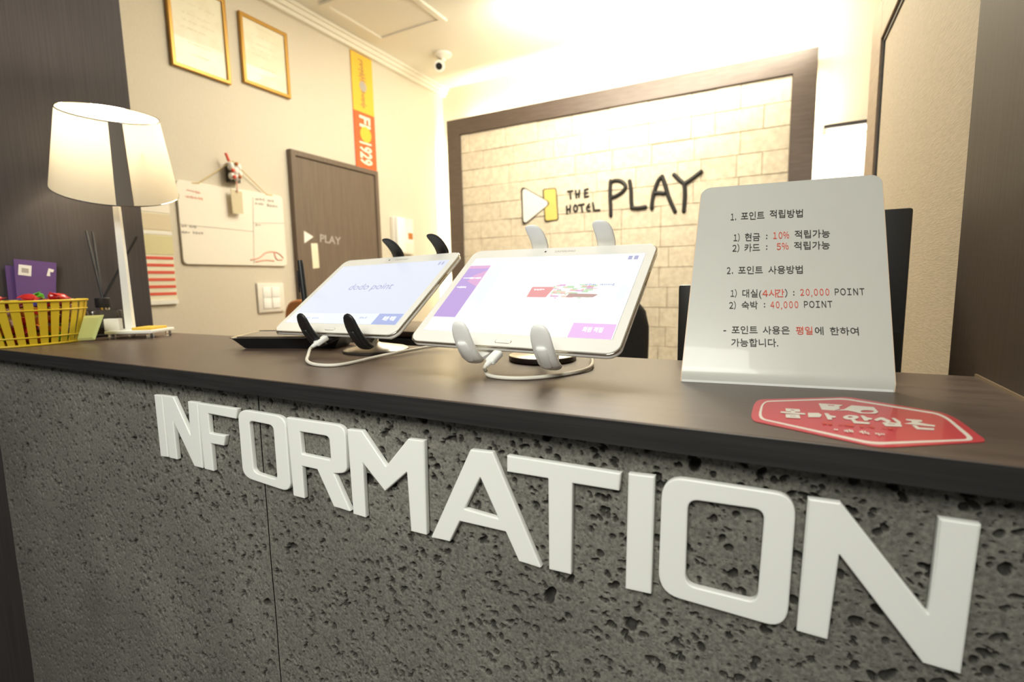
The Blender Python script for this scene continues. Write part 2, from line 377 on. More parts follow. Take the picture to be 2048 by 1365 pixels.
def concrete_panel(x0, x1):
    """pitted slab: the pores are real hollows pressed into a fine mesh"""
    xs = [x0]
    while xs[-1] < x1:
        f = min(max((XR-xs[-1])/1.37, 0), 1); xs.append(xs[-1] + .00056+.0014*f)
    xs[-1] = x1; xs = np.array(xs); nx = len(xs); nz = 400
    ff = np.clip((XR-xs)/1.37, 0, 1); H = .150 + .62*ff
    T = np.linspace(0, 1, nz); X = np.repeat(xs[None], nz, 0); Z = -T[:, None]*H[None]          # below the slab
    D = np.zeros_like(X)
    area_ = (x1-x0)*.76; n = int(area_*30000)
    px = rng.uniform(x0, x1, n); pz = -rng.uniform(0, 1, n)*.76
    sz = .0007 + .0033*rng.random(n)**3.2; big = rng.random(n) < .010; sz[big] *= 1.8
    ang = rng.uniform(0, math.pi, n); el = rng.uniform(.5, 1, n); dp = sz*rng.uniform(1.0, 1.8, n)
    ph = rng.uniform(0, 6.28, (n, 2)); am = rng.uniform(.05, .35, n)
    for i in range(n):
        r = sz[i]*1.4
        a, b = np.searchsorted(xs, (px[i]-r, px[i]+r))
        if b <= a or px[i]-r < x0+.001 or px[i]+r > x1-.001: continue
        h = H[(a+b)//2 if b < nx else -1]
        ra = int(max(0, (-pz[i]-r)/h*(nz-1)-1)); rb = int(min(nz, (-pz[i]+r)/h*(nz-1)+2))
        if ra >= nz-2 or rb <= ra or -pz[i]+r > h: continue
        dx = X[ra:rb, a:b]-px[i]; dz = Z[ra:rb, a:b]-pz[i]; c, s = math.cos(ang[i]), math.sin(ang[i])
        u, v = dx*c+dz*s, (-dx*s+dz*c)/el[i]; q = np.sqrt(u*u+v*v)/sz[i]; th = np.arctan2(v, u)
        q = q/(1+am[i]*np.sin(2*th+ph[i, 0])+.5*am[i]*np.sin(3*th+ph[i, 1]))
        e = np.clip((1.02-q)/.42, 0, 1); e = e*e*(3-2*e)
        D[ra:rb, a:b] = np.maximum(D[ra:rb, a:b], e*dp[i])
    soft = (np.sin(X*38+Z*17)+np.sin(X*13-Z*51+1))*.0002
    V_ = np.stack([X, YC+D+soft, ZT-.0175+Z], -1).reshape(-1, 3)
    idx = np.arange(nx*nz).reshape(nz, nx)
    F = np.stack([idx[:-1, :-1], idx[1:, :-1], idx[1:, 1:], idx[:-1, 1:]], -1).reshape(-1, 4)
    # sides, back and foot
    ex = []; k = nx*nz
    zb = FLOOR+.08
    def add(pts): nonlocal k; ex.extend(pts); k += len(pts); return list(range(k-len(pts), k))
    e1 = add([(x, YC, zb) for x in xs]); F2 = np.stack([idx[-1, :-1], np.array(e1[:-1]), np.array(e1[1:]), idx[-1, 1:]], -1)
    bl = add([(x0, YC+.018, zb), (x0, YC+.018, ZT-.0175)]); br = add([(x1, YC+.018, zb), (x1, YC+.018, ZT-.0175)])
    V_ = np.concatenate([V_, np.array(ex)]); F = np.concatenate([F, F2])
    me = bpy.data.meshes.new('front_panel')
    polys = [list(idx[:, 0][::1])+[e1[0], bl[0], bl[1]], list(idx[:, -1][::-1])+[br[1], br[0], e1[-1]]]
    nf = len(F); loops = np.concatenate([F.ravel(), *[np.array(p) for p in polys]])
    me.vertices.add(len(V_)); me.vertices.foreach_set('co', V_.ravel())
    me.loops.add(len(loops)); me.loops.foreach_set('vertex_index', loops.astype(np.int32))
    ls = np.concatenate([np.arange(nf)*4, [nf*4, nf*4+len(polys[0])]])
    me.polygons.add(nf+2); me.polygons.foreach_set('loop_start', ls.astype(np.int32))
    me.update(calc_edges=True); me.validate()
    at = me.attributes.new('pit_shade', 'FLOAT', 'POINT'); pv = np.zeros(len(V_)); pv[:nx*nz] = np.clip(D.ravel()/.0013, 0, 1)*.92  # painted pore shade, stronger with depth
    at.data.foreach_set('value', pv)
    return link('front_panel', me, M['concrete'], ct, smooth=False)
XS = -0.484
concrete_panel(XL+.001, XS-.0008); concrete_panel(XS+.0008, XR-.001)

# ------------------------------------------------------------------ INFORMATION lettering
A_ = lambda x, y: (280+x/3.531, 760+y/3.531)
B_ = lambda x, y: (840+x/3.1015, 860+y/3.1015)
C_ = lambda x, y: (1500+x/3.3704, 960+y/3.3704)
D_ = lambda x, y: (x, y)
LET = [
 ('I', A_, [[(98,105),(152,110),(198,549),(145,543)]], None),
 ('N', A_, [[(158,110),(232,120),(355,392),(335,152),(403,160),(441,628),(383,612),(232,290),(262,566),(206,553)]], None),
 ('F', A_, [[(407,164),(688,206),(676,278),(480,240),(492,378),(603,396),(590,468),(500,452),(518,648),(455,632)]], None),
 ('O', A_, [[(686,206),(1022,262),(1064,800),(726,688)], [(768,290),(938,325),(968,708),(802,655)]], [75, 34]),
 ('R', A_, [[(1032,266),(1446,326),(1460,662),(1368,664),(1486,932),(1368,900),(1250,636),(1143,612),(1160,842),(1082,822)], [(1128,368),(1333,402),(1346,568),(1142,525)]], [[6,75,50,3,6,6,3,3,6,6], [6,30,14,6]]),
 ('M', A_, [[(1460,350),(1565,360),(1735,612),(1890,418),(2005,432),(2022,1100),(1912,1072),(1882,655),(1728,790),(1572,590),(1592,976),(1504,950)]], None),
 ('A', B_, [[(310,125),(448,140),(750,858),(612,820),(530,636),(245,570),(183,697),(68,668)], [(372,298),(485,552),(275,492)]], None),
 ('T', B_, [[(537,160),(1247,272),(1234,382),(945,335),(937,902),(798,868),(793,305),(537,262)]], None),
 ('I', B_, [[(1290,272),(1457,292),(1434,1024),(1272,988)]], None),
 ('O', D_, [[(1324,952),(1594,993),(1574,1262),(1315,1187)], [(1376,1000),(1529,1022),(1514,1207),(1370,1171)]], [46, 22]),
 ('N', C_, [[(390,128),(612,158),(1200,905),(1275,262),(1562,305),(1425,1315),(1165,1242),(603,510),(525,1082),(312,1022)]], None),
]
YLF = YC - .0058
sg = root('letter_sign', 'white raised acrylic lettering INFORMATION on the front of the concrete counter', 'sign', Vector((-.25, YC, -.17)))
for ch, fn, loops, rad in LET:
    L2 = []
    for k, lp in enumerate(loops):
        r = (rad[k] if rad else (4 if fn is not D_ else 2))
        pts = rounded([fn(*q) for q in lp] if False else lp, r, 7)
        pts = [fn(*q) for q in pts]
        L2.append([(w.x, w.z) for w in (pl(q, 'y', YLF) for q in pts)])
    plate('letter', L2, (0, YLF, 0), (1, 0, 0), (0, 0, 1), .0056, M['acrylic'], sg, bevel=.0011, label='letter '+ch)

# ------------------------------------------------------------------ office: framed brick wall sign
YS = 3.190; YFR = 3.165
bs = root('brick_wall_sign', 'cream brick panel in a dark brown frame lettered THE HOTEL PLAY', 'sign', Vector((-1.05, YS, FLOOR)))
fTL, fTR = pl((893, 245), 'y', YFR), pl((1638, 90), 'y', YFR)
x0, x1, zt = fTL.x, fTR.x, (fTL.z+fTR.z)/2
iTL, iTR = pl((918, 268), 'y', YFR), pl((1586, 148), 'y', YFR)
a0, a1, bt = iTL.x, iTR.x, (iTL.z+iTR.z)/2
zb = -.75
def mitre(pts, name='frame'):
    m = MB(); f = [Vector((x, YFR, z)) for x, z in pts]; b = [Vector((x, YS+.05, z)) for x, z in pts]
    m.rings([f, b]); m.make(name, M['frame_brown'], bs)
mitre([(x0, zt), (x1, zt), (a1, bt), (a0, bt)]); mitre([(x0, zt), (a0, bt), (a0, zb+.1), (x0, zb)])
mitre([(x1, zt), (x1, zb), (a1, zb+.1), (a1, bt)]); mitre([(x0, zb), (a0, zb+.1), (a1, zb+.1), (x1, zb)])
MB().span((a0+.001, YS+.004, zb+.101), (a1-.001, YS+.045, bt-.001)).make('backing', M['mortar'], bs)
z = bt; row = 0; bk = {}
while z > zb+.14:
    h = .1235 if row else .132
    zl = max(z-h, zb+.1); x = a1; first = True
    while x > a0+.001:
        w = random.choice((.245, .245, .25, .19, .30, .13)) if not first else (.245 if row % 2 == 0 else .13)
        if row == 0 and first: w = .25
        xl = max(x-w, a0)
        if xl-a0 < .06: xl = a0
        m = MB(); g = .0012
        m.span((xl+g, YS-.004, zl+g), (x-g, YS+.014, z-g), bevel=.0022, seg=1)
        for v in m.bm.verts:
            if v.co.y < YS: v.co.y += random.uniform(-.0006, .0006)
        o = m.make('brick', M['brick'], bs)
        o.location.y += random.uniform(-.0035, .0025); o.rotation_euler = (random.uniform(-.004, .004), random.uniform(-.003, .003), random.uniform(-.006, .006))
        x = xl; first = False
    z = zl; row += 1
# painted logo and hand lettering
E_ = lambda x, y: (1020+x/5.12, 330+y/5.12)
YT = YS-.0085
def Q(x, y, d=0): return pl(E_(x, y), 'y', YT-d)
def poly_on_sign(name, pts, mt, d, r=20, lab=None):
    pts = rounded(pts, r, 6); L2 = [[(w.x, w.z) for w in (Q(x, y, d) for x, y in pts)]]
    return plate(name, L2, (0, YT-d, 0), (1, 0, 0), (0, 0, 1), .002, mt, bs, label=lab)
bar = [(338,252),(468,240),(492,562),(358,580)]; tri = [(128,225),(410,388),(145,612)]
poly_on_sign('bar_outline', [(334,246),(474,235),(497,568),(354,586)], M['black_paint'], 0, 26)
poly_on_sign('bar', [(345,254),(466,244),(486,558),(364,572)], M['yellow_paint'], .0012, 20, 'yellow bar of the logo')
poly_on_sign('triangle_outline', [(112,212),(424,390),(126,632)], M['black_paint'], .0024, 60)
poly_on_sign('triangle', [(126,228),(410,390),(138,612)], M['white_paint'], .0036, 60, 'white play triangle of the logo')
def stroke(name, lines, wpx, mt, par, onf, lab=None, sm=2):
    m = MB()
    for ln in lines:
        pts = [onf(*q) for q in ln]
        if len(pts) == 2: pts = [pts[0], pts[0].lerp(pts[1], .5), pts[1]]
        m.tube(pts, wpx, 8, sm)
        for e in (pts[0], pts[-1]): m.sphere(e, wpx, 8)
    o = m.make(name, mt, par, lab, smooth=True); return o
big = {'P': [[(1030,165),(1024,300),(1030,420),(1032,520)], [(1030,180),(1075,158),(1140,165),(1190,215),(1165,270),(1090,320),(1040,335)]],
 'L': [[(1225,165),(1240,260),(1240,350),(1248,440)], [(1248,440),(1300,445),(1385,432)]],
 'A': [[(1452,445),(1455,370),(1480,260),(1520,150),(1558,118)], [(1558,118),(1590,210),(1625,340),(1690,480)], [(1480,290),(1530,285),(1575,292)]],
 'Y': [[(1680,100),(1730,150),(1785,195)], [(1955,70),(1880,130),(1785,195)], [(1785,195),(1792,300),(1785,400),(1780,475)]]}
for ch, ls in big.items(): stroke('painted_letter', ls, .0125, M['black_paint'], bs, Q, 'letter '+ch)
small = {'T': [[(590,272),(640,266)], [(614,270),(622,345)]], 'H': [[(672,262),(680,335)], [(712,258),(706,330)], [(676,300),(710,296)]],
 'E': [[(765,255),(765,328)], [(765,255),(798,246)], [(765,290),(792,285)], [(765,328),(802,322)]],
 'H2': [[(580,422),(584,498)], [(618,415),(614,482)], [(582,460),(616,450)]], 'O': [[(668,408),(650,440),(662,482),(688,468),(690,425),(668,408)]],
 'T2': [[(705,412),(756,402)], [(732,406),(740,480)]], 'E2': [[(810,402),(782,440),(792,470),(818,468)], [(786,438),(815,430)]],
 'L': [[(848,388),(858,440),(862,466)], [(862,466),(918,462)]]}
for ch, ls in small.items(): stroke('painted_letter', ls, .0062, M['black_paint'], bs, Q, 'small letter '+ch[0], sm=1)
# LED strips behind the frame
fx = lambda n, a, b, s1, s2, p, c=WARM: area(n, P(*a), P(*b), s1, s2, p, c)
fx('cove_light_left', (x0+.045, YS+.062, .1), (x0-.55, YB+.0, .1), 1.9, .03, 30)
fx('cove_light_right', (x1-.045, YS+.062, .1), (x1+.6, YB+.0, .1), 1.9, .03, 20)
fx('cove_light_top', ((x0+x1)/2, YS+.062, zt-.04), ((x0+x1)/2, YB, zt+.5), 2.1, .03, 16)
for o in S.objects:
    if o.name.startswith('cove_light_') and not o.name.endswith('top'):
        o.rotation_euler = (Vector((-1 if 'left' in o.name else 1, .12, 0))).to_track_quat('-Z', 'X').to_euler()

# wall shelf with a lamp under it, right of the frame
s0, s1 = pl((1645, 262), 'y', 3.25), pl((1738, 250), 'y', 3.25)
sh = root('wall_shelf', 'thin dark wall shelf right of the brick sign, brightly lit from below', 'shelf', Vector(((s0.x+.42)/2, YB-.07, s0.z)))
MB().span((s0.x, YB-.13, s0.z-.008), (.62, YB, s0.z+.010), bevel=.001).make('board', M['panel_left'], sh)
MB().span((s0.x+.02, YB-.09, s0.z-.024), (.60, YB-.05, s0.z-.0085)).make('light_strip', mat('led_tube', (1, 1, 1), emit=(1, .93, .8), es=14), sh, label='glowing white light strip')
area('shelf_light', P((s0.x+.6)/2, YB-.07, s0.z-.026), P((s0.x+.6)/2, YB-.03, s0.z-1), .36, .05, 8, (1, .92, .75))

# ------------------------------------------------------------------ left wall
def wl(q, d=0.0): return pl(q, 'x', XW+d)
UY, UZ = Vector((0, 1, 0)), Vector((0, 0, 1))     # wall seen from the room: U = +y, V = +z, N = +x
def wplate(name, qs, d, th, mt, par=None, r=0, bevel=0, lab=None):
    pts = [(w.y, w.z) for w in (wl(q, d) for q in qs)]
    if r: pts = rounded(pts, r, 5)
    return plate(name, [pts], (XW+d, 0, 0), UY, UZ, th, mt, par, bevel, lab)
def wbox(name, y0, y1, z0, z1, d0, d1, mt, par=None, bevel=0, lab=None):
    return MB().span((XW+d0, y0, z0), (XW+d1, y1, z1), bevel).make(name, mt, par, lab, auto=bevel > 0)
def certificate(qs, label):
    w = [wl(q, .02) for q in qs]; y0 = (w[0].y+w[3].y)/2; y1 = (w[1].y+w[2].y)/2; z1 = (w[0].z+w[1].z)/2; z0 = (w[2].z+w[3].z)/2
    r = root('certificate_frame', label, 'picture frame', Vector((XW, (y0+y1)/2, z0)), 'gold framed certificates')
    f = .016
    plate('frame', [[(y0, z0), (y1, z0), (y1, z1), (y0, z1)], [(y0+f, z0+f), (y0+f, z1-f), (y1-f, z1-f), (y1-f, z0+f)]], (XW+.020, 0, 0), UY, UZ, .018, M['gold'], r, .003)
    wbox('certificate', y0+f, y1-f, z0+f, z1-f, .004, .010, M['certificate'], r)
    wbox('backing', y0+.002, y1-.002, z0+.002, z1-.002, .0005, .004, M['black_plastic'], r)
    H_ = z1-z0
    for i, (a, b, t) in enumerate(((.34, .66, .10), (.22, .80, .22), (.22, .72, .34), (.22, .78, .42), (.22, .6, .5), (.3, .7, .66), (.35, .65, .78))):
        marks('mm mmmm mm mmmm', (XW+.0104, y0+(y1-y0)*a, z1-H_*t-.01), UY, UZ, (y1-y0)*(b-a), .009, M['faint_ink'], r)
    return r
certificate([(333, -52), (452, -8), (462, 168), (342, 128)], 'gold framed certificate on the left wall, cut by the top edge of the photo')
certificate([(480, 8), (577, 80), (582, 203), (486, 156)], 'gold framed certificate on the left wall, nearer to the orange banner')

# door
dTL, dTR = wl((580, 299), .03), wl((755, 342), .03); dz = (dTL.z+dTR.z)/2; dy0, dy1 = dTL.y, dTR.y
dr = bpy.data.objects.new('door_1', None); COL.objects.link(dr); dr['kind'] = 'structure'
dr.location = Vector((XW, (dy0+dy1)/2, FLOOR))+EYE; WL[dr] = dr.location.copy()
g = .028
plate('door_frame', [[(dy0, FLOOR), (dy1, FLOOR), (dy1, dz), (dy0, dz)], [(dy0+g, FLOOR+.01), (dy0+g, dz-g), (dy1-g, dz-g), (dy1-g, FLOOR+.01)]], (XW+.035, 0, 0), UY, UZ, .034, M['door'], dr, .002)
wbox('door_leaf', dy0+g+.003, dy1-g-.003, FLOOR+.012, dz-g-.004, .001, .026, M['door'], dr)
t0 = wl((608, 463), .0265); t1 = wl((625, 475), .0265)
wplate('door_logo', [(608, 462), (627, 474), (609, 487)], .0275, .0015, M['white_paint'], dr, .004, lab='white play triangle on the door')
text_px('PLAY', (640, 484), (682, 490), lambda q: wl(q, .028), 22, M['ink_grey'], dr, 'door_text', N=Vector((1, 0, 0)), offset=.02)
wplate('door_plate', [(622, 487), (635, 487), (639, 536), (626, 538)], .029, .003, M['certificate'], dr, .004, lab='narrow cream strip on the door')

# banner
bn = root('hanging_banner', 'narrow orange and yellow cloth banner reading FI 1929 on the left wall above the door', 'banner', wl((722, 200)))
q0, q1 = wl((701, 93), .01), wl((743, 110), .01); by0, by1 = q0.y, q1.y; bz1 = min((q0.z+q1.z)/2, CEIL-.065); bz0 = dz+.002; bm_ = wl((712, 245), .01).z
bm_ = bz1-(bz1-bz0)*.50
wbox('cloth', by0, by1, bm_, bz1, .003, .008, M['banner_yellow'], bn, lab='yellow upper half of the banner')
wbox('cloth', by0, by1, bz0, bm_-.001, .003, .008, M['banner_red'], bn, lab='red lower half of the banner')
UB, VB = Vector((0, 0, -1)), Vector((0, 1, 0))
bw = by1-by0; bh = bm_-bz0
def btext(s, z, y, w, em, mt, off=.03, f=None): (f or text)(s, (XW+.0085, y, z), UB, VB, w, em, mt, bn, 'banner_text', z0=.0005, offset=off)
btext('FI', bm_-bh*.06, by0+bw*.26, bh*.20, bw*.72, M['banner_white'])
btext('1929', bm_-bh*.52, by0+bw*.22, bh*.40, bw*.78, M['banner_white'])
o = MB().lathe([(.001, 0), (bw*.27, 0), (bw*.27, .0012), (.001, .0012)], (XW+.0082, by0+bw*.52, bm_-bh*.38), (1, 0, 0), 24).make('disc', M['banner_yellow'], bn, 'yellow disc on the red cloth')
btext('GUARDIA', bz1-bh*.08, by0+bw*.3, bh*.40, bw*.5, M['banner_dark'], 0, marks)
btext('SEMPRE', bz1-bh*.62, by0+bw*.3, bh*.30, bw*.5, M['banner_dark'], 0, marks)
m = MB(); m.lathe([(.001, 0), (bw*.17, 0), (bw*.17, .0012), (.001, .0012)], (XW+.0082, by0+bw*.5, bz1-bh*.54), (1, 0, 0), 20); m.make('disc', M['ink_grey'], bn, 'grey disc on the yellow cloth')

# whiteboard
w4 = [wl(q, .012) for q in ((357, 360), (567, 393), (572, 534), (362, 527))]
wy0, wy1 = (w4[0].y+w4[3].y)/2, (w4[1].y+w4[2].y)/2; wz1, wz0 = (w4[0].z+w4[1].z)/2, (w4[2].z+w4[3].z)/2
wb = root('whiteboard', 'white memo board with rounded corners hanging by a string on the left wall', 'whiteboard', Vector((XW, (wy0+wy1)/2, wz0)))
plate('board', [rounded([(wy0, wz0), (wy1, wz0), (wy1, wz1), (wy0, wz1)], .022, 6)], (XW+.012, 0, 0), UY, UZ, .010, M['whiteboard'], wb, .002)
F_ = lambda q: wl(q, .0125)
for a, b in (((360, 449), (506, 463)), ((506, 395), (508, 528)), ((506, 446), (568, 447))):
    m = MB(); m.tube([F_(a), F_(b)], .0011, 6); m.make('grid_line', M['ink_grey'], wb)
NX = Vector((1, 0, 0))
for s, a, b, mt in (('General', (372, 383), (402, 390), M['ink_pink']), ('Schedule', (370, 396), (406, 402), M['ink_pink']), ('01 MON', (363, 455), (394, 458), M['ink_grey']), ('THE MEMO', (363, 468), (408, 470), M['ink_grey']),
                    ('10.4 MON', (510, 401), (548, 406), M['ink_grey']), ('FRI MEMO', (510, 410), (556, 417), M['ink_grey']), ('TO', (511, 453), (522, 454), M['ink_grey'])):
    text_px(s, a, b, F_, 9, mt, wb, 'handwriting', N=NX, z0=.0006, fn=marks)
stroke('marker_drawing', [[(502, 520), (520, 516), (530, 505), (548, 503), (560, 508), (566, 516)], [(548, 504), (552, 520), (564, 520)], [(512, 524), (530, 520), (548, 522)]], .0035, M['ink_pink'], wb, lambda x, y: F_((x, y)), 'faint orange drawing')
nail = (465, 322)
m = MB(); m.tube([wl((396, 367), .012), wl(nail, .02)], .0022, 6); m.tube([wl((534, 390), .012), wl(nail, .02)], .0022, 6)
m.tube([wl((384, 366), .012), wl((398, 367), .012)], .003, 6); m.tube([wl((532, 389), .012), wl((544, 391), .012)], .003, 6)
m.make('string', M['cord'], wb)
# charm
ch = root('key_charm', 'small red and white charm with a hanging tag pinned above the whiteboard', 'charm', wl((467, 345)))
MB().tube([wl((451, 306), .05), wl((458, 323), .05)], .006, 8).make('red_stick', M['ink_red'], ch, 'red stick')
m = MB()
for (qx, qy, r, d) in ((462, 333, .017, .05), (470, 342, .020, .045), (476, 336, .017, .05), (463, 352, .015, .05), (473, 356, .014, .05), (479, 348, .013, .055)): m.sphere(wl((qx, qy), d), r, 10, (1, .8, 1.15))
m.make('bundle', M['white_paint'], ch, smooth=True, label='white bundle')
for (qx, qy, mt) in ((480, 354, M['orange']), (473, 328, M['orange']), (466, 341, M['ink_red']), (469, 354, M['ink_red'])): MB().sphere(wl((qx, qy), .066), .0085, 8).make('bead', mt, ch, smooth=True)
MB().tube([wl((472, 350), .05), wl((475, 385), .045)], .003, 6).make('ribbon', M['ink_pink'], ch, 'pink ribbon')
MB().box(wl((466, 347), .02), (.03, .05, .085)).make('clip', M['dark_metal'], ch, 'dark clip')
wplate('tag', [(461, 378), (484, 384), (487, 428), (466, 427)], .04, .002, mat('card', (.62, .54, .36), .7), ch, lab='cream card tag')
# calendar of paper strips
cal = root('wall_calendar', 'pale hanging wall calendar with six red stripes at the edge of the dark panel', 'calendar', wl((325, 600)))
cy0, cy1 = wl((278, 500), .01).y, wl((352, 560), .01).y; cz1, cz0 = wl((345, 372), .01).z, wl((350, 606), .01).z
wbox('backing_sheet', cy0, cy1, cz0, cz1, .003, .008, M['certificate'], cal)
ym = wl((347, 500), .01).y
for (p0, p1, mt) in ((372, 428, M['whiteboard']), (431, 462, mat('card2', (.70, .60, .42), .7)), (465, 471, M['white_paint']), (473, 510, mat('card3', (.66, .60, .34), .7))):
    wbox('paper_slip', cy0+.002, ym, wl((345, p1), .01).z, wl((345, p0), .01).z, .0085, .010, mt, cal)
for k in range(6):
    zc = wl((345, 517+k*14.1), .01).z; wbox('red_stripe', cy0+.002, ym-.004, zc-.006, zc+.006, .0085, .0095, M['ink_red'], cal)
wbox('bottom_strip', cy0, cy1, cz0-.004, cz0+.014, .0085, .014, M['white_paint'], cal)
# light switch
w4 = [wl(q, .012) for q in ((514, 567), (567, 566), (571, 623), (519, 626))]
y0_, y1_ = (w4[0].y+w4[3].y)/2, (w4[1].y+w4[2].y)/2; z1_, z0_ = (w4[0].z+w4[1].z)/2, (w4[2].z+w4[3].z)/2
sw = root('light_switch', 'white double rocker light switch on the left wall below the whiteboard', 'switch', Vector((XW, (y0_+y1_)/2, z0_)))
wbox('plate', y0_, y1_, z0_, z1_, .001, .012, M['white_box'], sw, .003)
for k in range(2):
    a = y0_+(y1_-y0_)*(.18+.33*k); b = a+(y1_-y0_)*.29
    for j, zz in enumerate((z0_+.02, (z0_+z1_)/2+.001)):
        wbox('rocker', a, b, zz, zz+(z1_-z0_)/2-.021, .0125, .0155, M['white_plastic'], sw, .001)
# intercom near the corner
w4 = [wl(q, .04) for q in ((789, 432), (829, 440), (830, 506), (792, 510))]
y0_, y1_ = (w4[0].y+w4[3].y)/2, (w4[1].y+w4[2].y)/2; z1_, z0_ = (w4[0].z+w4[1].z)/2, (w4[2].z+w4[3].z)/2
ic = root('wall_intercom', 'white wall intercom handset with a small picture near the glowing room corner', 'intercom', Vector((XW, (y0_+y1_)/2, z0_)))
wbox('base', y0_, y1_, z0_, z1_, .001, .03, M['white_box'], ic, .004)
wbox('handset', y0_+.006, y0_+(y1_-y0_)*.42, z0_+.006, z1_-.002, .0305, .06, M['white_plastic'], ic, .008)
wbox('picture', y0_+(y1_-y0_)*.5, y1_-.008, z0_+(z1_-z0_)*.30, z1_-(z1_-z0_)*.22, .0305, .032, M['white_paint'], ic, lab='small printed picture')
wbox('picture_patch', y0_+(y1_-y0_)*.7, y1_-.012, z0_+(z1_-z0_)*.42, z1_-(z1_-z0_)*.40, .0322, .033, M['orange'], ic, lab='brown patch in the picture')
# ceiling hatch and camera
def cl(q, d=0.0): return pl(q, 'z', CEIL-d)
h4 = [cl(q, .01) for q in ((640, 8), (761, 84), (893, 40))]
hx0, hy0, hy1, hx1 = .5*(h4[0].x+h4[1].x), h4[0].y, .5*(h4[1].y+h4[2].y), h4[2].x
hr = root('ceiling_hatch', 'square white framed access hatch in the ceiling near the left wall', 'hatch', Vector(((hx0+hx1)/2, (hy0+hy1)/2, CEIL)))
f = .035; UX, VY = Vector((1, 0, 0)), Vector((0, -1, 0))
plate('hatch_frame', [[(hx0, -hy0), (hx1, -hy0), (hx1, -hy1), (hx0, -hy1)], [(hx0+f, -hy0-f), (hx1-f, -hy0-f), (hx1-f, -hy1+f), (hx0+f, -hy1+f)]], (0, 0, CEIL-.016), UX, VY, .015, M['trim_white'], hr, .003)
MB().span((hx0+f+.002, hy0+f+.002, CEIL-.008), (hx1-f-.002, hy1-f-.002, CEIL-.001)).make('hatch_door', M['ceiling'], hr)
c0 = pl((878, 132), 'z', CEIL-.075)
cc = root('security_camera', 'white bullet security camera on the ceiling in the room corner', 'camera', Vector((c0.x, c0.y, CEIL)))
MB().lathe([(.055, 0), (.055, -.012), (.035, -.022), (.02, -.03)], (c0.x+.02, c0.y+.02, CEIL), n=24).make('mount', M['white_box'], cc, smooth=False, auto=True)
dv = (Vector((0, 0, -.1))-c0).normalized(); ce = c0+Vector((.02, .02, .03))
MB().lathe([(.030, -.07), (.036, -.06), (.036, .045), (.032, .05), (.001, .05)], c0-dv*.02, dv, 24).make('housing', M['white_box'], cc, auto=True)
MB().lathe([(.021, .0), (.021, .004), (.001, .006)], c0+dv*.0302, dv, 20).make('lens', M['gloss_black'], cc, 'black lens')
MB().tube([ce, ce+Vector((0, 0, .05))], .014, 12).make('bracket', M['white_box'], cc)

# ------------------------------------------------------------------ things behind the counter
DESK = -.4425
dk = root('inner_desk', 'dark work desk behind the reception counter', 'desk', Vector((-.5, .77, FLOOR)))
MB().span((XL+.01, .60, DESK-.03), (XR-.02, .93, DESK), .002).make('desk_top', M['laminate'], dk)
for xx in (XL+.03, -.5, XR-.06): MB().span((xx, .62, FLOOR), (xx+.025, .91, DESK-.03)).make('desk_leg', M['laminate_edge'], dk)
def top_z(q, y): return pl(q, 'y', y).z
def xat(q, y): return pl(q, 'y', y).x
# low black cabinet: top seen between the tablets
yb0 = .70; xa, xb = xat((592, 690), yb0), xat((1120, 712), yb0); zt_ = top_z((830, 664), yb0)
pr = root('receipt_printer', 'long low black printer behind the tablets with a dark brown top', 'printer', Vector(((xa+xb)/2, yb0+.1, DESK)))
MB().span((xa, yb0, DESK), (xb, yb0+.22, zt_-.012), .006).make('body', M['black_plastic'], pr, auto=True)
MB().span((xa+.002, yb0+.003, zt_-.011), (xb-.002, yb0+.20, zt_), .003).make('lid', M['laminate'], pr, 'dark brown lid', auto=True)
MB().span((xa+.05, yb0-.002, zt_-.08), (xa+.25, yb0+.004, zt_-.06)).make('paper_slot', M['gloss_black'], pr)
# office chair right of the right tablet
yc = 1.40; xe = xat((1287, 660), yc); xs_ = xe-.44; ztc = top_z((1270, 560), yc)
oc = root('office_chair', 'black fabric office chair back just right of the right tablet', 'chair', Vector(((xs_+xe)/2, yc, FLOOR)))
rings = []
for k in range(9):
    t = k/8; zz = -.36+(ztc+.36)*t; bul = .02*math.sin(t*math.pi*1.1); w = (xe-xs_)/2*(1-.35*max(0, t-.72)/.28)+bul*.5
    cx_ = (xs_+xe)/2; rings.append([(cx_+w*math.copysign(abs(math.cos(a))**.55, math.cos(a)), yc+.04*math.copysign(abs(math.sin(a))**.7, math.sin(a))+.05*t, zz) for a in np.linspace(0, 2*math.pi, 28, endpoint=False)])
MB().rings(rings).make('backrest', M['blackfabric'], oc, smooth=True)
MB().box(((xs_+xe)/2, yc-.20, -.62), (.46, .44, .08), None, .03, 3).make('seat', M['blackfabric'], oc, auto=True)
MB().tube([((xs_+xe)/2, yc-.03, -.30), ((xs_+xe)/2, yc-.02, -.62), ((xs_+xe)/2, yc-.2, -.66)], .018, 10).make('back_support', M['black_plastic'], oc)
MB().tube([((xs_+xe)/2, yc-.20, -.66), ((xs_+xe)/2, yc-.20, FLOOR+.08)], .025, 12).make('column', M['dark_metal'], oc)
for k in range(5):
    a = k*2*math.pi/5; MB().tube([((xs_+xe)/2, yc-.20, FLOOR+.09), ((xs_+xe)/2+.27*math.cos(a), yc-.20+.27*math.sin(a), FLOOR+.045)], .018, 8).make('leg', M['black_plastic'], oc)
    MB().lathe([(.001, -.012), (.024, -.012), (.024, .012), (.001, .012)], ((xs_+xe)/2+.27*math.cos(a), yc-.20+.27*math.sin(a), FLOOR+.0245), (math.sin(a), math.cos(a), 0), 14).make('caster', M['black_plastic'], oc)
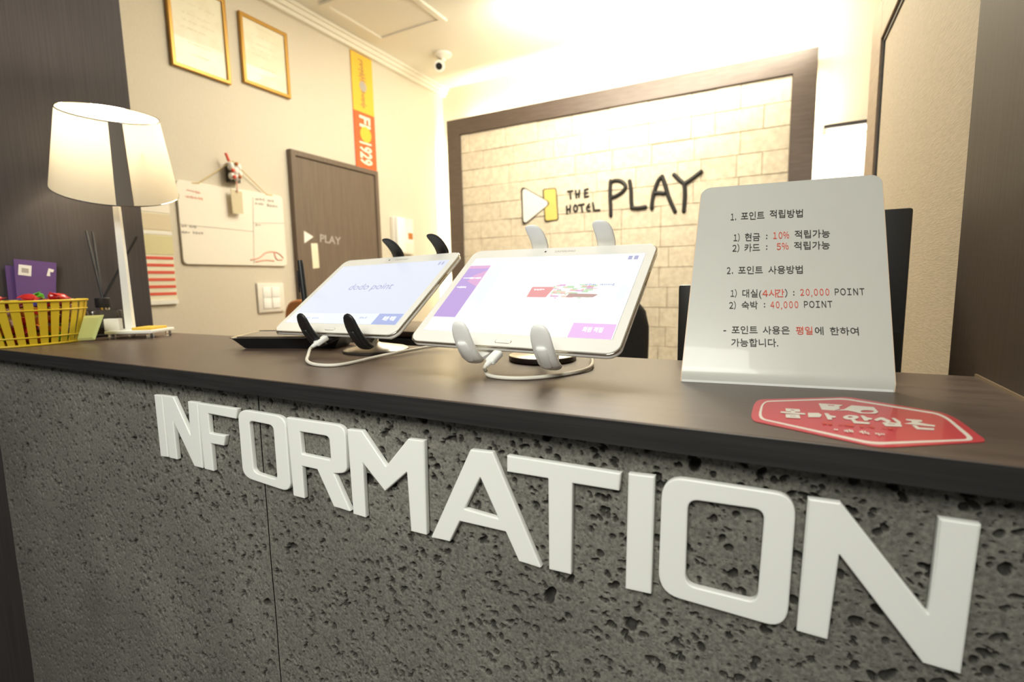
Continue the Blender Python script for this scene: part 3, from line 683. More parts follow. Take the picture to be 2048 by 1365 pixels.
# orange chair
yc2 = 1.55; oxl = xat((568, 630), yc2); ozt = top_z((592, 600), yc2)
og = root('orange_chair', 'orange leather chair back behind the left tablet', 'chair', Vector((oxl+.22, yc2, FLOOR)))
pts = rounded([(oxl, -.55), (oxl+.42, -.55), (oxl+.42, ozt), (oxl, ozt)], [.05, .05, .09, .09], 8)
plate('backrest', [pts], (0, yc2, 0), (1, 0, 0), (0, 0, 1), .05, M['orange'], og, .012)
MB().box((oxl+.21, yc2+.24, -.70), (.44, .42, .07), None, .025, 3).make('seat', M['orange'], og, auto=True)
for ax_ in (.03, .39):
    for ay in (.06, .42): MB().tube([(oxl+ax_, yc2+ay, -.72), (oxl+ax_, yc2+ay, FLOOR)], .014, 8).make('leg', M['dark_metal'], og)
    MB().tube([(oxl+ax_, yc2+.02, -.5), (oxl+ax_, yc2+.06, -.72)], .012, 8).make('back_post', M['dark_metal'], og)
# black monitor behind the paper sign
def monitor(q_tl, q_tr, y, dep, label, split=True, yaw=0):
    a, b = pl(q_tl, 'y', y), pl(q_tr, 'y', y); x0_, x1_, zt2 = a.x, b.x, (a.z+b.z)/2
    r = root('computer_monitor', label, 'monitor', Vector(((x0_+x1_)/2, y+.05, DESK)))
    zl = DESK+.10
    MB().span((x0_, y, zl), (x1_, y+dep, zt2), .003).make('housing', M['black_plastic'], r, auto=True)
    MB().span((x0_+.01, y-.004, zl+.02), (x1_-.004, y, (zt2+zl)/2+.06), .001).make('back_cover', M['gloss_black'], r, auto=True)
    MB().span((x0_+.01, y+dep, zl+.012), (x1_-.01, y+dep+.002, zt2-.012)).make('screen', M['gloss_black'], r)
    MB().span(((x0_+x1_)/2-min(.03, (x1_-x0_)/4), y+.002, DESK+.012), ((x0_+x1_)/2+min(.03, (x1_-x0_)/4), y+dep-.005, zl)).make('stand', M['black_plastic'], r)
    MB().span(((x0_+x1_)/2-min(.10, (x1_-x0_)/2-.002), y-.03, DESK), ((x0_+x1_)/2+min(.10, (x1_-x0_)/2-.002), y+dep+.06, DESK+.012), .003).make('foot', M['black_plastic'], r)
monitor((1560, 432), (1828, 416), .76, .028, 'large black computer monitor between the paper sign and the beige partition')
monitor((1357, 571), (1440, 568), .66, .025, 'lower black monitor showing as a narrow black strip left of the paper sign')
# stylus standing behind the left tablet
y = .55; a, b = pl((600, 521), 'y', y), pl((615, 640), 'y', y); b = a+(b-a)*((a.z-ZT-.012)/(a.z-b.z))
st = root('stylus_pen', 'black pen with a silver clip standing upright behind the left tablet', 'pen', Vector((b.x, b.y, ZT)))
MB().tube([b, a.lerp(b, .05), a], lambda t: .0047 if t < .9 else .0038, 14).make('barrel', M['black_plastic'], st, auto=True)
MB().box(a.lerp(b, .28)+Vector((-.005, -.004, 0)), (.0022, .003, .034)).make('clip', M['silver'], st, 'silver clip')
MB().lathe([(.016, 0), (.016, .006), (.007, .016), (.001, .016)], (b.x, b.y, ZT), n=24).make('holder', M['black_plastic'], st, auto=True)

# ------------------------------------------------------------------ tablets on claw stands
SCR = (.10885, .068)
class Frame:
    def __init__(s, O, x, y):
        s.O, s.U, s.V = Vector(O), Vector(x).normalized(), Vector(y); s.V = (s.V-s.U*s.V.dot(s.U)).normalized(); s.N = s.U.cross(s.V)
    def at(s, u, v, n=0): return s.O + s.U*u + s.V*v + s.N*n
    def px(s, q, d=0): w = plg(q, s.O+s.N*d, s.N); w -= s.O; return (w.dot(s.U), w.dot(s.V))
FR_ = Frame((-.2362, .4966, -.0126), (.9995, -.0297, -.0112), (.0305, .800, .5993))
FL_ = Frame((-.5107, .5289, -.0111), (.9974, -.0703, .0127), (.049, .8036, .5932))
def rrect(hw, hh, r, n=8, cx=0, cy_=0):
    out = []
    for (sx, sy2, a0_) in ((1, 1, 0), (-1, 1, 90), (-1, -1, 180), (1, -1, 270)):
        for k in range(n+1):
            a = math.radians(a0_+90*k/n); out.append((cx+sx*(hw-r)+r*math.cos(a), cy_+sy2*(hh-r)+r*math.sin(a)))
    return out
def tablet(F, label):
    r = root('tablet', label, 'tablet', F.at(0, 0, -.006))
    hw, hh, rr = .1195, .0865, .013
    plate('back_shell', [rrect(hw, hh, rr)], F.O, F.U, F.V, .0064, M['tablet_white'], r, .0026, z0=-.0018)
    plate('chrome_rim', [rrect(hw+.0004, hh+.0004, rr)], F.O, F.U, F.V, .0016, M['chrome'], r, .0006, z0=-.0006, label='polished metal rim')
    plate('front_bezel', [rrect(hw-.0011, hh-.0011, rr-.001), rrect(SCR[0]+.0004, SCR[1]+.0004, .0003, 2)[::-1]], F.O, F.U, F.V, .0012, M['tablet_white'], r, .0003, z0=.0002)
    plate('screen_border', [rrect(SCR[0]+.0006, SCR[1]+.0006, .0003, 2)], F.O, F.U, F.V, .0006, M['black_plastic'], r, z0=-.0006)
    plate('home_button', [rrect(.0095, .0028, .0027, 6, -.0005, -.0790)], F.O, F.U, F.V, .0008, M['chrome'], r, .0002, z0=.0005, label='oval home button')
    plate('home_button_face', [rrect(.0089, .0023, .0022, 6, -.0005, -.0790)], F.O, F.U, F.V, .0009, M['tablet_white'], r, .0002, z0=.0007)
    MB().lathe([(.0012, 0), (.0012, .0004), (.0001, .0004)], F.at(-.0135, .0775, .0002), F.N, 14).make('camera_lens', M['gloss_black'], r, 'tiny front camera')
    text('SAMSUNG', F.at(-.001, .0755), F.U, F.V, .026, .0048, M['ink_grey'], r, 'maker_name')
    MB().box(F.at(.1195+.0002, .028, -.0035), (.0012, .022, .0016), Matrix((F.U, F.V, F.N)).transposed()).make('side_button', M['chrome'], r)
    return r
def scr_poly(name, F, par, pts, mt, d, lab=None, r=0):
    if r: pts = rounded(pts, r, 4)
    return plate(name, [pts], F.O, F.U, F.V, .0001, mt, par, z0=.0001+d, label=lab)
def spx(F, qs): return [F.px(q) for q in qs]
H5 = lambda x, y: (800+x/3.7926, 430+y/3.7926)
H4 = lambda x, y: (430+x/3.864, 430+y/3.864)

tr = tablet(FR_, 'right white tablet held by a white claw stand, showing a white and purple screen')
sR = plate('screen', [[(-SCR[0], -SCR[1]), (SCR[0], -SCR[1]), (SCR[0], SCR[1]), (-SCR[0], SCR[1])]], FR_.O, FR_.U, FR_.V, .0003, M['scr_white'], tr, z0=.0001, label='lit white and purple screen')
sx0, sx1 = -SCR[0], -SCR[0]+.0305
def LR(x, y): return FR_.px(H5(x, y))
purp = [(sx0, LR(250, 772)[1]), (LR(440, 775)[0]-.0, LR(250, 772)[1]), (sx1+.0005, LR(700, 400)[1]), (sx0, LR(500, 400)[1])]
yb_ = LR(300, 773)[1]; yt_ = LR(560, 395)[1]
scr_poly('screen_panel', FR_, sR, [(sx0, yb_), (sx1, yb_), (sx1, yt_), (sx0, yt_)], M['scr_purple'], .0001, 'purple side panel on the screen')
scr_poly('screen_panel', FR_, sR, [(sx0, yt_-.004), (sx1, yt_-.004), (sx1, yt_+.002), (sx0, yt_+.002)], M['scr_pinkish'], .0002, 'pink stripe on the screen')
scr_poly('screen_panel', FR_, sR, [(sx0+.012, yt_-.030), (sx1, yt_-.040), (sx1, yt_-.008), (sx0+.016, yt_-.018)], M['scr_pinkish'], .00015)
marks('MEMBERSHIP', FR_.at(sx0+.003, yt_-.026), FR_.U, FR_.V, .026, .006, M['scr_bright'], sR, 'screen_text', z0=.0005, offset=.02)
marks('WELCOME', FR_.at(sx0+.003, yt_-.044), FR_.U, FR_.V, .014, .006, M['scr_bright'], sR, 'screen_text', z0=.0005, offset=.02)
bx0 = LR(1318, 822)[0]; byt = LR(1450, 825)[1]
scr_poly('screen_button', FR_, sR, [(bx0, -SCR[1]), (SCR[0]-.001, -SCR[1]), (SCR[0]-.001, byt), (bx0, byt)], M['scr_pink'], .0001, 'pink button on the screen')
text('회원 적립', FR_.at(bx0+.012, -SCR[1]+.009), FR_.U, FR_.V, .020, .0075, M['scr_bright'], sR, 'screen_text', z0=.0005, offset=.03)
cy0_ = LR(1000, 625)[1]; cy1_ = LR(1000, 548)[1]; cx0_ = LR(962, 620)[0]
cw = LR(1450, 600)[0]-cx0_
scr_poly('screen_picture', FR_, sR, [(cx0_, cy0_), (cx0_+cw*.32, cy0_), (cx0_+cw*.38, cy1_), (cx0_, cy1_)], M['scr_red'], .0001, 'red block in the screen picture')
marks('EVENT', FR_.at(cx0_+.004, cy1_-.007), FR_.U, FR_.V, .013, .006, M['scr_bright'], sR, 'screen_text', z0=.0005)
for k in range(70):
    u = cx0_+cw*(.34+.62*random.random()); v = cy0_+(cy1_-cy0_)*random.uniform(-.1, 1.15)
    mt = M[random.choice(('scr_green', 'scr_orange', 'scr_red', 'scr_pinkish', 'scr_green'))]
    w_, h_ = random.uniform(.002, .009), random.uniform(.0008, .003)
    scr_poly('screen_picture', FR_, sR, [(u, v), (u+w_, v), (u+w_, v+h_), (u, v+h_)], mt, .00008+.000004*k)
u0, v0 = LR(1265, 612); scr_poly('screen_picture', FR_, sR, [(u0, v0-.003), (u0+.030, v0-.003), (u0+.034, v0+.002), (u0+.002, v0+.003)], M['scr_brown'], .0004, r=.001)
u0, v0 = LR(1630, 640); scr_poly('screen_picture', FR_, sR, [(u0, v0), (u0+.009, v0), (u0+.009, v0+.022), (u0, v0+.022)], M['scr_pale'], .0001)
marks('20% 할인쿠폰', FR_.at(*LR(1400, 545)), FR_.U, FR_.V, .032, .008, M['scr_text'], sR, 'screen_text', z0=.0005)
marks('포인트 적립 서비스', FR_.at(*LR(1450, 415)), FR_.U, FR_.V, .05, .007, M['scr_pale'], sR, 'screen_text', z0=.0005)
marks('전화번호 입력', FR_.at(*LR(1500, 745)), FR_.U, FR_.V, .020, .005, M['scr_pale'], sR, 'screen_text', z0=.0005)
pa = [LR(740, 335), LR(830, 335), LR(640, 720), LR(600, 720)]
ux = -SCR[0]+.034; scr_poly('screen_panel', FR_, sR, [(ux, -.034), (ux+.018, -.034), (ux+.018, SCR[1]), (ux, SCR[1])], M['scr_pale'], .0001)
scr_poly('screen_panel', FR_, sR, rrect(.008, .009, .003, 4, ux+.006, -.026), M['scr_bright'], .0002)
for k in range(2):
    u0 = SCR[0]-.017+.0065*k; scr_poly('screen_icon', FR_, sR, [(u0, SCR[1]-.011), (u0+.0045, SCR[1]-.011), (u0+.0045, SCR[1]-.004), (u0, SCR[1]-.004)], M['scr_grey'], .0001, 'small blue corner icon')

tl = tablet(FL_, 'left white tablet on a black claw stand, pale blue screen reading dodo point')
sL = plate('screen', [[(-SCR[0], -SCR[1]), (SCR[0], -SCR[1]), (SCR[0], SCR[1]), (-SCR[0], SCR[1])]], FL_.O, FL_.U, FL_.V, .0003, M['scr_blue'], tl, z0=.0001, label='lit pale blue screen')
def LL(x, y): return FL_.px(H4(x, y))
bx0 = LL(1275, 765)[0]; byt = LL(1350, 766)[1]
scr_poly('screen_button', FL_, sL, [(bx0, -SCR[1]), (SCR[0]-.001, -SCR[1]), (SCR[0]-.001, byt), (bx0, byt)], M['scr_btn'], .0001, 'blue button on the screen')
text('회원 적립', FL_.at(bx0+.013, -SCR[1]+.008), FL_.U, FL_.V, .021, .0085, M['scr_bright'], sL, 'screen_text', z0=.0005, offset=.02)
scr_poly('screen_panel', FL_, sL, [(-SCR[0], -SCR[1]), (bx0, -SCR[1]), (bx0, byt), (-SCR[0], byt)], M['scr_pale'], .00005)
A0, A1 = LL(1020, 588), LL(1375, 555)
text('dodo point', FL_.at(A0[0], (A0[1]+A1[1])/2-.002), FL_.U, FL_.V, (A1[0]-A0[0]), .020, M['scr_grey'], sL, 'screen_text', z0=.0005, label='grey lettering')
marks('포인트 조회하기', FL_.at(*LL(690, 806)), FL_.U, FL_.V, .030, .006, M['scr_text'], sL, 'screen_text', z0=.0005)
marks('도움말', FL_.at(*LL(1110, 806)), FL_.U, FL_.V, .014, .006, M['scr_text'], sL, 'screen_text', z0=.0005)
for k in range(2):
    u0 = SCR[0]-.015+.006*k; scr_poly('screen_icon', FL_, sL, [(u0, SCR[1]-.011), (u0+.003, SCR[1]-.011), (u0+.003, SCR[1]-.004), (u0, SCR[1]-.004)], M['scr_text'], .0001)

def stand(F, us, base, rad, mp, lab, cone, top_lean):
    """claw stand: base disc, neck, hub, four arms each ending in an upright paddle"""
    r = root('tablet_stand', lab, 'tablet stand', Vector((base[0], base[1], ZT)))
    uc = sum(us)/2
    hub = F.at(uc, 0, -.020)
    MB().lathe([(.001, -.010), (.022, -.010), (.026, -.004), (.026, .004), (.022, .0065), (.001, .0065)], F.at(uc, 0, -.018), F.N, 28).make('hub', mp, r, auto=True)
    for v0, sgn in ((-.0925, -1), (.0915, 1)):
        for u in us:
            # paddle
            rg = []
            prof = [(-.0125, .0085, .0040, -.003), (-.011, .0102, .0048, -.001), (-.003, .0106, .0050, .0018), (.006, .0106, .0046, .0026), (.016, .0106, .0040, .0022), (.024, .0104, .0034, .0010), (.031, .0096, .0030, -.0008), (.036, .0076, .0026, -.0022), (.0385, .0050, .0020, -.0030), (.0395, .0015, .0010, -.0034)]
            if sgn > 0: prof = [(h*.80, w*1.06, t*.8, dv_-.003*max(0, h/.04)) for h, w, t, dv_ in prof]
            for h, w, t, dv_ in prof:
                rg.append([F.at(u+w*math.copysign(abs(math.cos(a))**.8, math.cos(a)), v0+sgn*(dv_+.0045+t*math.copysign(abs(math.sin(a))**.8, math.sin(a))), h-.001) for a in np.linspace(0, 2*math.pi, 24, endpoint=False)])
            pd = MB().rings(rg).make('claw', mp, r, smooth=True)
            if sgn < 0:
                rg = []
                for h, w, t in ((-.008, .0035, .0008), (-.004, .0055, .0022), (.008, .0060, .0026), (.017, .0055, .0022), (.0195, .0040, .0010)):
                    rg.append([F.at(u+w*math.cos(a), v0-.0045-.0062+(-t)*math.sin(a), h) for a in np.linspace(0, 2*math.pi, 16, endpoint=False)])
                MB().rings(rg).make('claw_rib', mp, pd, smooth=True)
            # arm
            m = MB(); p0, p1 = Vector((u, v0+sgn*.002)), Vector((uc, 0)); n_ = 8; rg = []
            for k in range(n_+1):
                t = k/n_; c_ = p0.lerp(p1, t); hh_ = -.0115-.0065*math.sin(min(1, t*2)*math.pi/2); w = .0062+.002*t
                dvec = (p1-p0).normalized(); s_ = Vector((-dvec.y, dvec.x))
                rg.append([F.at(c_.x+s_.x*w*a+0, c_.y+s_.y*w*a, hh_+b) for a, b in ((-1, -.002), (-.8, -.003), (.8, -.003), (1, -.002), (1, .002), (.8, .003), (-.8, .003), (-1, .002))])
            m.rings(rg).make('arm', mp, r, smooth=False, auto=True)
    bc = Vector((base[0], base[1], ZT))
    if cone:
        MB().lathe([(rad-.002, 0), (rad, .0008), (rad, .0030), (rad-.001, .0036)], bc, n=64).make('base_rim', M['dark_metal'], r, 'dark rim', auto=True)
        MB().lathe([(rad-.001, .0036), (rad-.004, .0052), (.008, .0115), (.0045, .013)], bc, n=64).make('base', M['silver'], r, 'silver cone base', auto=True)
    else:
        MB().lathe([(rad-.001, 0), (rad, .0008), (rad, .0058), (rad-.0006, .0062)], bc, n=64).make('base_rim', M['dark_metal'], r, 'dark rim', auto=True)
        MB().lathe([(rad-.0006, .0062), (rad-.0014, .0068), (.001, .0070)], bc, n=64).make('base', M['silver'], r, 'silver disc base', auto=True)
    nk = bc+Vector((0, 0, .0065))
    MB().tube([nk, Vector((nk.x, nk.y, max(nk.z+.012, F.at(uc, 0, -.030).z-.012))), F.at(uc, 0, -.028)], .0040 if cone else .005, 14).make('neck', M['silver'], r, 'silver neck', smooth=True)
    MB().sphere(F.at(uc, 0, -.030), .009, 16).make('ball_joint', M['dark_metal'], r, smooth=True)
    return r
stand(FR_, (-.030, .056), (-.2400, .530), .0395, M['white_plastic'], 'white plastic claw stand on a silver disc holding the right tablet', False, 0)
stand(FL_, (-.013, .075), (-.4860, .517), .0445, M['black_plastic'], 'black plastic claw stand on a silver cone base holding the left tablet', True, 0)

# charging cables
def cable(F, u, pts, label):
    r = root('charging_cable', label, 'cable', F.at(u, -.112, -.005)); Rm = Matrix((F.U, F.V, F.N)).transposed()
    d = (F.U*-.10 - F.V + F.N*.18).normalized()
    ax = F.at(u, -.0895, -.0048); e = ax+d*.018
    N2 = F.N; V2 = -d; U2 = V2.cross(N2).normalized(); N2 = U2.cross(V2); Rm = Matrix((U2, V2, N2)).transposed()
    MB().box((ax+e)/2, (.0105, .018, .0068), Rm, .0022, 3).make('plug', M['white_plastic'], r, 'white plug', auto=True)
    MB().tube([e-d*.001, e+d*.006], lambda t: .0032-.0010*t, 12).make('strain_relief', M['white_plastic'], r)
    MB().tube([e+d*.003, e+d*.009]+pts, .0019, 12, 3).make('cord', M['cable'], r, smooth=True)
def ctp(q, h=.0019): return pl(q, 'z', ZT+h)
cable(FR_, -.002, [ctp((972, 742), .004), ctp((974, 752)), ctp((1010, 757)), ctp((1065, 757)), ctp((1125, 750)), ctp((1172, 741)), ctp((1186, 730), .004), pl((1184, 716), 'y', .53), pl((1180, 700), 'y', .55)], 'white charging cable plugged into the right tablet')
cable(FL_, -.002, [ctp((616, 712), .006), ctp((612, 722), .003), ctp((626, 730)), ctp((665, 732)), ctp((700, 727)), ctp((760, 712), .003), ctp((820, 701), .004), pl((868, 692), 'y', .56), pl((905, 692), 'y', .568)], 'white charging cable plugged into the left tablet')

# ------------------------------------------------------------------ card terminal on the counter, left
g0 = Vector((-.700, .462)); uu = Vector((.94, .34)).normalized(); vv = Vector((-uu.y, uu.x)); Lg, Dp = .15, .055
def G(a, b, z): p = g0+uu*a+vv*b; return Vector((p.x, p.y, ZT+z))
tm = root('card_terminal', 'flat black wedge shaped card terminal left of the left tablet', 'card terminal', G(Lg/2, Dp/2, 0))
MB().rings([[G(.004, .004, .0005), G(Lg-.004, .004, .0005), G(Lg-.004, Dp-.004, .0005), G(.004, Dp-.004, .0005)],
            [G(-.010, -.006, .0165), G(Lg+.010, -.006, .0165), G(Lg+.010, Dp+.006, .0200), G(-.010, Dp+.006, .0200)]]).make('body', M['black_plastic'], tm)
MB().rings([[G(-.006, 0, .0172), G(Lg+.010, 0, .0172), G(Lg+.010, Dp-.004, .0203), G(-.006, Dp-.004, .0203)],
            [G(-.005, .001, .0183), G(Lg+.009, .001, .0183), G(Lg+.009, Dp-.005, .0214), G(-.005, Dp-.005, .0214)]]).make('screen_glass', M['terminal_glass'], tm, 'glossy black glass')
m = MB(); m.tube([G(-.0105, -.0065, .0170), G(-.0105, Dp+.0065, .0207)], .0012, 8); m.tube([G(-.0105, Dp+.0065, .0207), G(Lg+.016, Dp+.0065, .0207)], .0012, 8); m.make('metal_trim', M['chrome'], tm, 'thin metal trim')
m = MB().rings([[G(.03, Dp-.012, .0195), G(.09, Dp-.012, .0195), G(.09, Dp+.004, .020), G(.03, Dp+.004, .020)], [G(.031, Dp-.011, .0250), G(.089, Dp-.011, .0250), G(.089, Dp+.003, .0255), G(.031, Dp+.003, .0255)]])
m.make('card_slot', M['black_plastic'], tm)

# ------------------------------------------------------------------ paper sign
BL_, BR_ = Vector((-.0720, .4560, ZT)), Vector((.0860, .4745, ZT))
US = (BR_-BL_).normalized(); back = Vector((-US.y, US.x, 0)); lean = math.radians(28)
VS = (UZ*math.cos(lean) + back*math.sin(lean)).normalized(); NS = US.cross(VS)
FS = Frame(BL_+VS*.0, US, VS)
ps = root('paper_sign', 'white Korean paper notice in a leaning stand at the counter\'s right end', 'sign', (BL_+BR_)/2)
c4 = [FS.px(q) for q in ((1403, 381), (1764, 344))]
wS = (BR_-BL_).length; hS = (c4[0][1]+c4[1][1])/2; xl, xr = c4[0][0], c4[1][0]
SC_ = lambda x, y: (1300+x/2.9036, 330+y/2.9036)
# front sheet: curved at the foot
def sheet(name, off, th, mt, inset=0, r=.009, lab=None):
    m = MB(); rows = []
    NR = 26
    for k in range(NR+1):
        t = k/NR; v = hS*t
        u0, u1 = -.0+(xl)*t, wS+(xr-wS)*t
        u0 += inset; u1 -= inset
        d_top = hS-v
        if d_top < r: c_ = r-math.sqrt(max(r*r-(r-d_top)**2, 0)); u0 += c_; u1 -= c_
        rows.append((u0, u1, v))
    extra = [hS-r*(1-math.cos(x)) for x in np.linspace(.15, 1.4, 6)]
    for v in extra:
        t = v/hS; d_top = hS-v; c_ = r-math.sqrt(max(r*r-(r-d_top)**2, 0)); rows.append((xl*t+c_+inset, wS+(xr-wS)*t-c_-inset, v))
    rows = sorted(rows, key=lambda x: x[2])
    rg = []
    rb = .008
    def pt(u, v, o):
        # small forward belly near the foot
        return FS.at(u, v, o)
    F2 = []
    for u0, u1, v in rows:
        if v < rb: 
            k = 1-v/rb; o = off - .0045*(k**2.2)
        else: o = off
        F2.append([pt(u0, max(v, .0006), o), pt(u1, max(v, .0006), o), pt(u1, max(v, .0006), o-th), pt(u0, max(v, .0006), o-th)])
    m.rings(F2)
    return m.make(name, mt, ps, lab, auto=True)
sheet('notice_paper', 0.0, .0006, M['paper'], .0004)
sheet('acrylic_sheet', -.0009, .0018, mat('clear_acrylic_edge', (.80, .62, .45), .3), -.0004, lab='acrylic sheet behind the paper')
MB().box((BL_+BR_)/2+back*.035+Vector((0, 0, .0011)), (wS-.002, .062, .0020), Matrix((US, back, UZ)).transposed()).make('base_flange', M['white_plastic'], ps)
m = MB(); T0 = FS.at(wS/2, hS*.55, -.003); T1 = (BL_+BR_)/2+back*.13+Vector((0, 0, .001))
onS = lambda q: plg(q, FS.O+FS.N*.0003, FS.N)
def st_(s, a, b, red=False, em=17.5): text_px(s, SC_(*a), SC_(*b), onS, em, M['ink_red'] if red else M['ink'], ps, N=FS.N, z0=.0003, offset=.006, wide=(ord(s[0]) < 128 and len(s) > 1 or s in ')'), label=None)
for args in (('1.', (468, 322), (500, 321)), ('포인트', (528, 318), (664, 312)), ('적립방법', (694, 306), (887, 301)),
    ('1)', (485, 443), (520, 442)), ('현금', (550, 440), (638, 438)), (':', (673, 430), (681, 430)), ('10%', (715, 430), (808, 427), True), ('적립가능', (840, 424), (1045, 418)),
    ('2)', (478, 504), (518, 503)), ('카드', (548, 502), (638, 499)), (':', (673, 492), (681, 492)), ('5%', (736, 494), (805, 491), True), ('적립가능', (836, 490), (1045, 486)),
    ('2.', (446, 634), (482, 633)), ('포인트', (512, 632), (655, 630)), ('사용방법', (687, 630), (887, 628)),
    ('1)', (468, 766), (503, 766)), ('대실(', (536, 766), (647, 766)), ('4시간', (652, 766), (780, 765), True), (')', (783, 765), (798, 765)), (':', (831, 758), (839, 758)), ('20', (873, 760), (928, 759), True), (',', (936, 763), (942, 763), True), ('000', (953, 759), (1042, 758), True), ('POINT', (1074, 757), (1247, 756)),
    ('2)', (460, 836), (499, 835)), ('숙박', (532, 835), (626, 834)), (':', (661, 827), (669, 827)), ('40', (700, 833), (753, 832), True), (',', (761, 836), (767, 836), True), ('000', (777, 832), (862, 831), True), ('POINT', (895, 830), (1060, 829)),
    ('-', (426, 975), (442, 975)), ('포인트', (474, 978), (625, 979)), ('사용은', (655, 980), (812, 981)), ('평일', (848, 982), (945, 983), True), ('에', (958, 983), (1008, 984)), ('한하여', (1046, 985), (1213, 987)),
    ('가능합니다.', (472, 1052), (745, 1054))): st_(*args)

# ------------------------------------------------------------------ red sticker on the counter
K_ = lambda x, y: (1500+x/4.096, 780+y/4.096)
tc = lambda q, h=.0006: pl(q, 'z', ZT+h)
stk = root('floor_sticker', 'red octagonal sticker with white Korean lettering on the counter top in front of the notice', 'sticker', tc(K_(960, 280), 0))
out = rounded([(40,80),(800,58),(1640,196),(1950,425),(1060,476),(0,250)], [70,60,120,60,120,60], 8)
def kplate(name, pts, h, mt, lab=None, holes=()):
    L2 = [[(w.x, w.y) for w in (tc(K_(*q), h) for q in pts)]]+[[(w.x, w.y) for w in (tc(K_(*q), h) for q in hp)] for hp in holes]
    return plate(name, L2, (0, 0, ZT+h), (1, 0, 0), (0, 1, 0), .0002, mt, stk, label=lab)
kplate('sticker_sheet', out, .0004, M['sticker'])
lo_ = rounded([(100,92),(770,68),(1590,198),(1850,412),(1010,450),(60,236)], [60,60,100,60,110,60], 8)
li_ = rounded([(112,99),(768,78),(1572,206),(1800,404),(1010,432),(86,232)], [50,55,95,55,105,55], 8)
kplate('border_line', lo_, .0006, M['sticker_white'], holes=[li_], lab='white border line')
KK = lambda pts, rr=5: [((1550+p[0]/6.206-1500)*4.096, (805+p[1]/6.206-780)*4.096) for p in rounded(pts, rr, 3)]
def oval(cx, cy_, rx, ry, n=20): return [(cx+rx*math.cos(2*math.pi*k/n), cy_+ry*math.sin(2*math.pi*k/n)) for k in range(n)]
kplate('hand_icon', KK([(540,13),(845,33),(790,60),(812,76),(740,100),(580,90)], 4), .0007, M['sticker_white'], 'white icon', holes=[KK([(650,30),(735,35),(737,46),(662,42)], 2)])
kplate('camera_icon', KK([(755,98),(862,86),(905,60),(950,37),(1225,60),(1285,120),(1250,140),(1060,136),(980,116),(905,100)], 8), .0008, M['sticker_white'], 'white camera icon', holes=[KK(oval(1145, 113, 85, 17), 0)])
HAN = {'몰': [([(130,76),(305,86),(314,118),(135,110)], [(195,91),(242,94),(244,103),(198,100)]), ([(200,106),(248,110),(250,142),(202,138)], None), ([(68,112),(375,136),(375,153),(70,129)], None), ([(130,146),(300,154),(318,198),(136,188)], [(185,166),(255,170),(257,177),(188,173)])],
 '카': [([(408,130),(540,132),(582,158),(562,184),(412,183)], None), ([(610,134),(655,137),(690,164),(755,174),(752,189),(700,190),(712,214),(655,213)], None)],
 '안': [(oval(942, 186, 98, 27), oval(935, 183, 30, 9)), ([(1058,164),(1100,165),(1145,189),(1208,199),(1202,214),(1150,215),(1158,228),(1108,227)], None), ([(943,213),(985,212),(1020,236),(1178,250),(1172,270),(975,257)], None)],
 '심': [([(1228,214),(1300,187),(1342,189),(1442,232),(1402,252),(1320,215),(1262,232)], None), ([(1443,194),(1487,196),(1562,245),(1557,268),(1508,250)], None), ([(1328,252),(1400,245),(1560,262),(1578,302),(1370,293)], [(1402,262),(1490,268),(1492,277),(1407,271)])],
 '존': [([(1620,207),(1820,221),(1832,240),(1765,247),(1900,274),(1988,284),(1984,302),(1608,263),(1695,250),(1700,234),(1630,223)], None), ([(1698,284),(1750,285),(1790,312),(1978,324),(1972,344),(1760,333)], None)]}
for h_, parts_ in HAN.items():
    for k, (pts, hole) in enumerate(parts_):
        kplate('printed_syllable', KK(pts), .00085+.00002*k, M['sticker_white'], 'white stroke of '+h_, holes=[KK(hole, 1)] if hole else [])
text_px('mm mmm mmm mm', K_(600, 288), K_(1185, 333), tc, 7, M['ink_red'], stk, N=UZ, z0=.0004, fn=marks)
text_px('m mm mm mm', K_(690, 344), K_(1120, 388), tc, 9, M['sticker_white'], stk, N=UZ, z0=.0004, fn=marks)

# ------------------------------------------------------------------ table lamp
lb = Vector((-1.082, .4546)); lu = Vector((.86, .51)).normalized(); lv = Vector((-lu.y, lu.x)); LS, LD = .084, .068
def T(a, b, z): p = lb+lu*a+lv*b; return Vector((p.x, p.y, ZT+z))
Rl = Matrix((Vector((*lu, 0)), Vector((*lv, 0)), UZ)).transposed()
lr = root('table_lamp', 'white table lamp with a cream shade banded in grey, left counter end', 'lamp', T(LS/2, LD/2, 0))
MB().box(T(LS/2, LD/2, .0125), (LS, LD, .006), Rl, .0015).make('base_plate', M['lamp_white'], lr, auto=True)
for a, b in ((.008, .008), (LS-.008, .008), (.008, LD-.008), (LS-.008, LD-.008)):
    MB().lathe([(.005, 0), (.0055, .001), (.0055, .0095)], T(a, b, 0), n=14).make('foot', M['glass'], lr, 'clear foot')
cc_ = T(.026, .030, 0)
zsh = .318; zsb = .170
MB().rings([[T(.020, .026, .0155), T(.034, .026, .0155), T(.034, .034, .0155), T(.020, .034, .0155)], [T(.021, .027, .28), T(.031, .027, .28), T(.031, .033, .28), T(.021, .033, .28)]]).make('column', M['lamp_white'], lr)
MB().box(T(.004, .020, .026), (.026, .012, .022), Rl, .001).make('switch_box', M['lamp_white'], lr)
sc0 = Vector((cc_.x, cc_.y, (zsh+zsb)/2)); toc = Vector((-sc0.x, -sc0.y, 0)).normalized(); tilt = math.radians(25)
axs = (UZ*math.cos(tilt)+toc*math.sin(tilt)).normalized(); rt_, rb_, hs_ = .0725, .096, .134
su = axs.cross(toc).normalized(); sc0 = sc0+Vector((lu.x, lu.y, 0))*.0045; sv = su.cross(axs)
def ring(r, h, a0=0, a1=2*math.pi, n=72, close=True):
    A = np.linspace(a0, a1, n, endpoint=not close); return [sc0+axs*h+(sv*math.cos(a)+su*math.sin(a))*r for a in A]
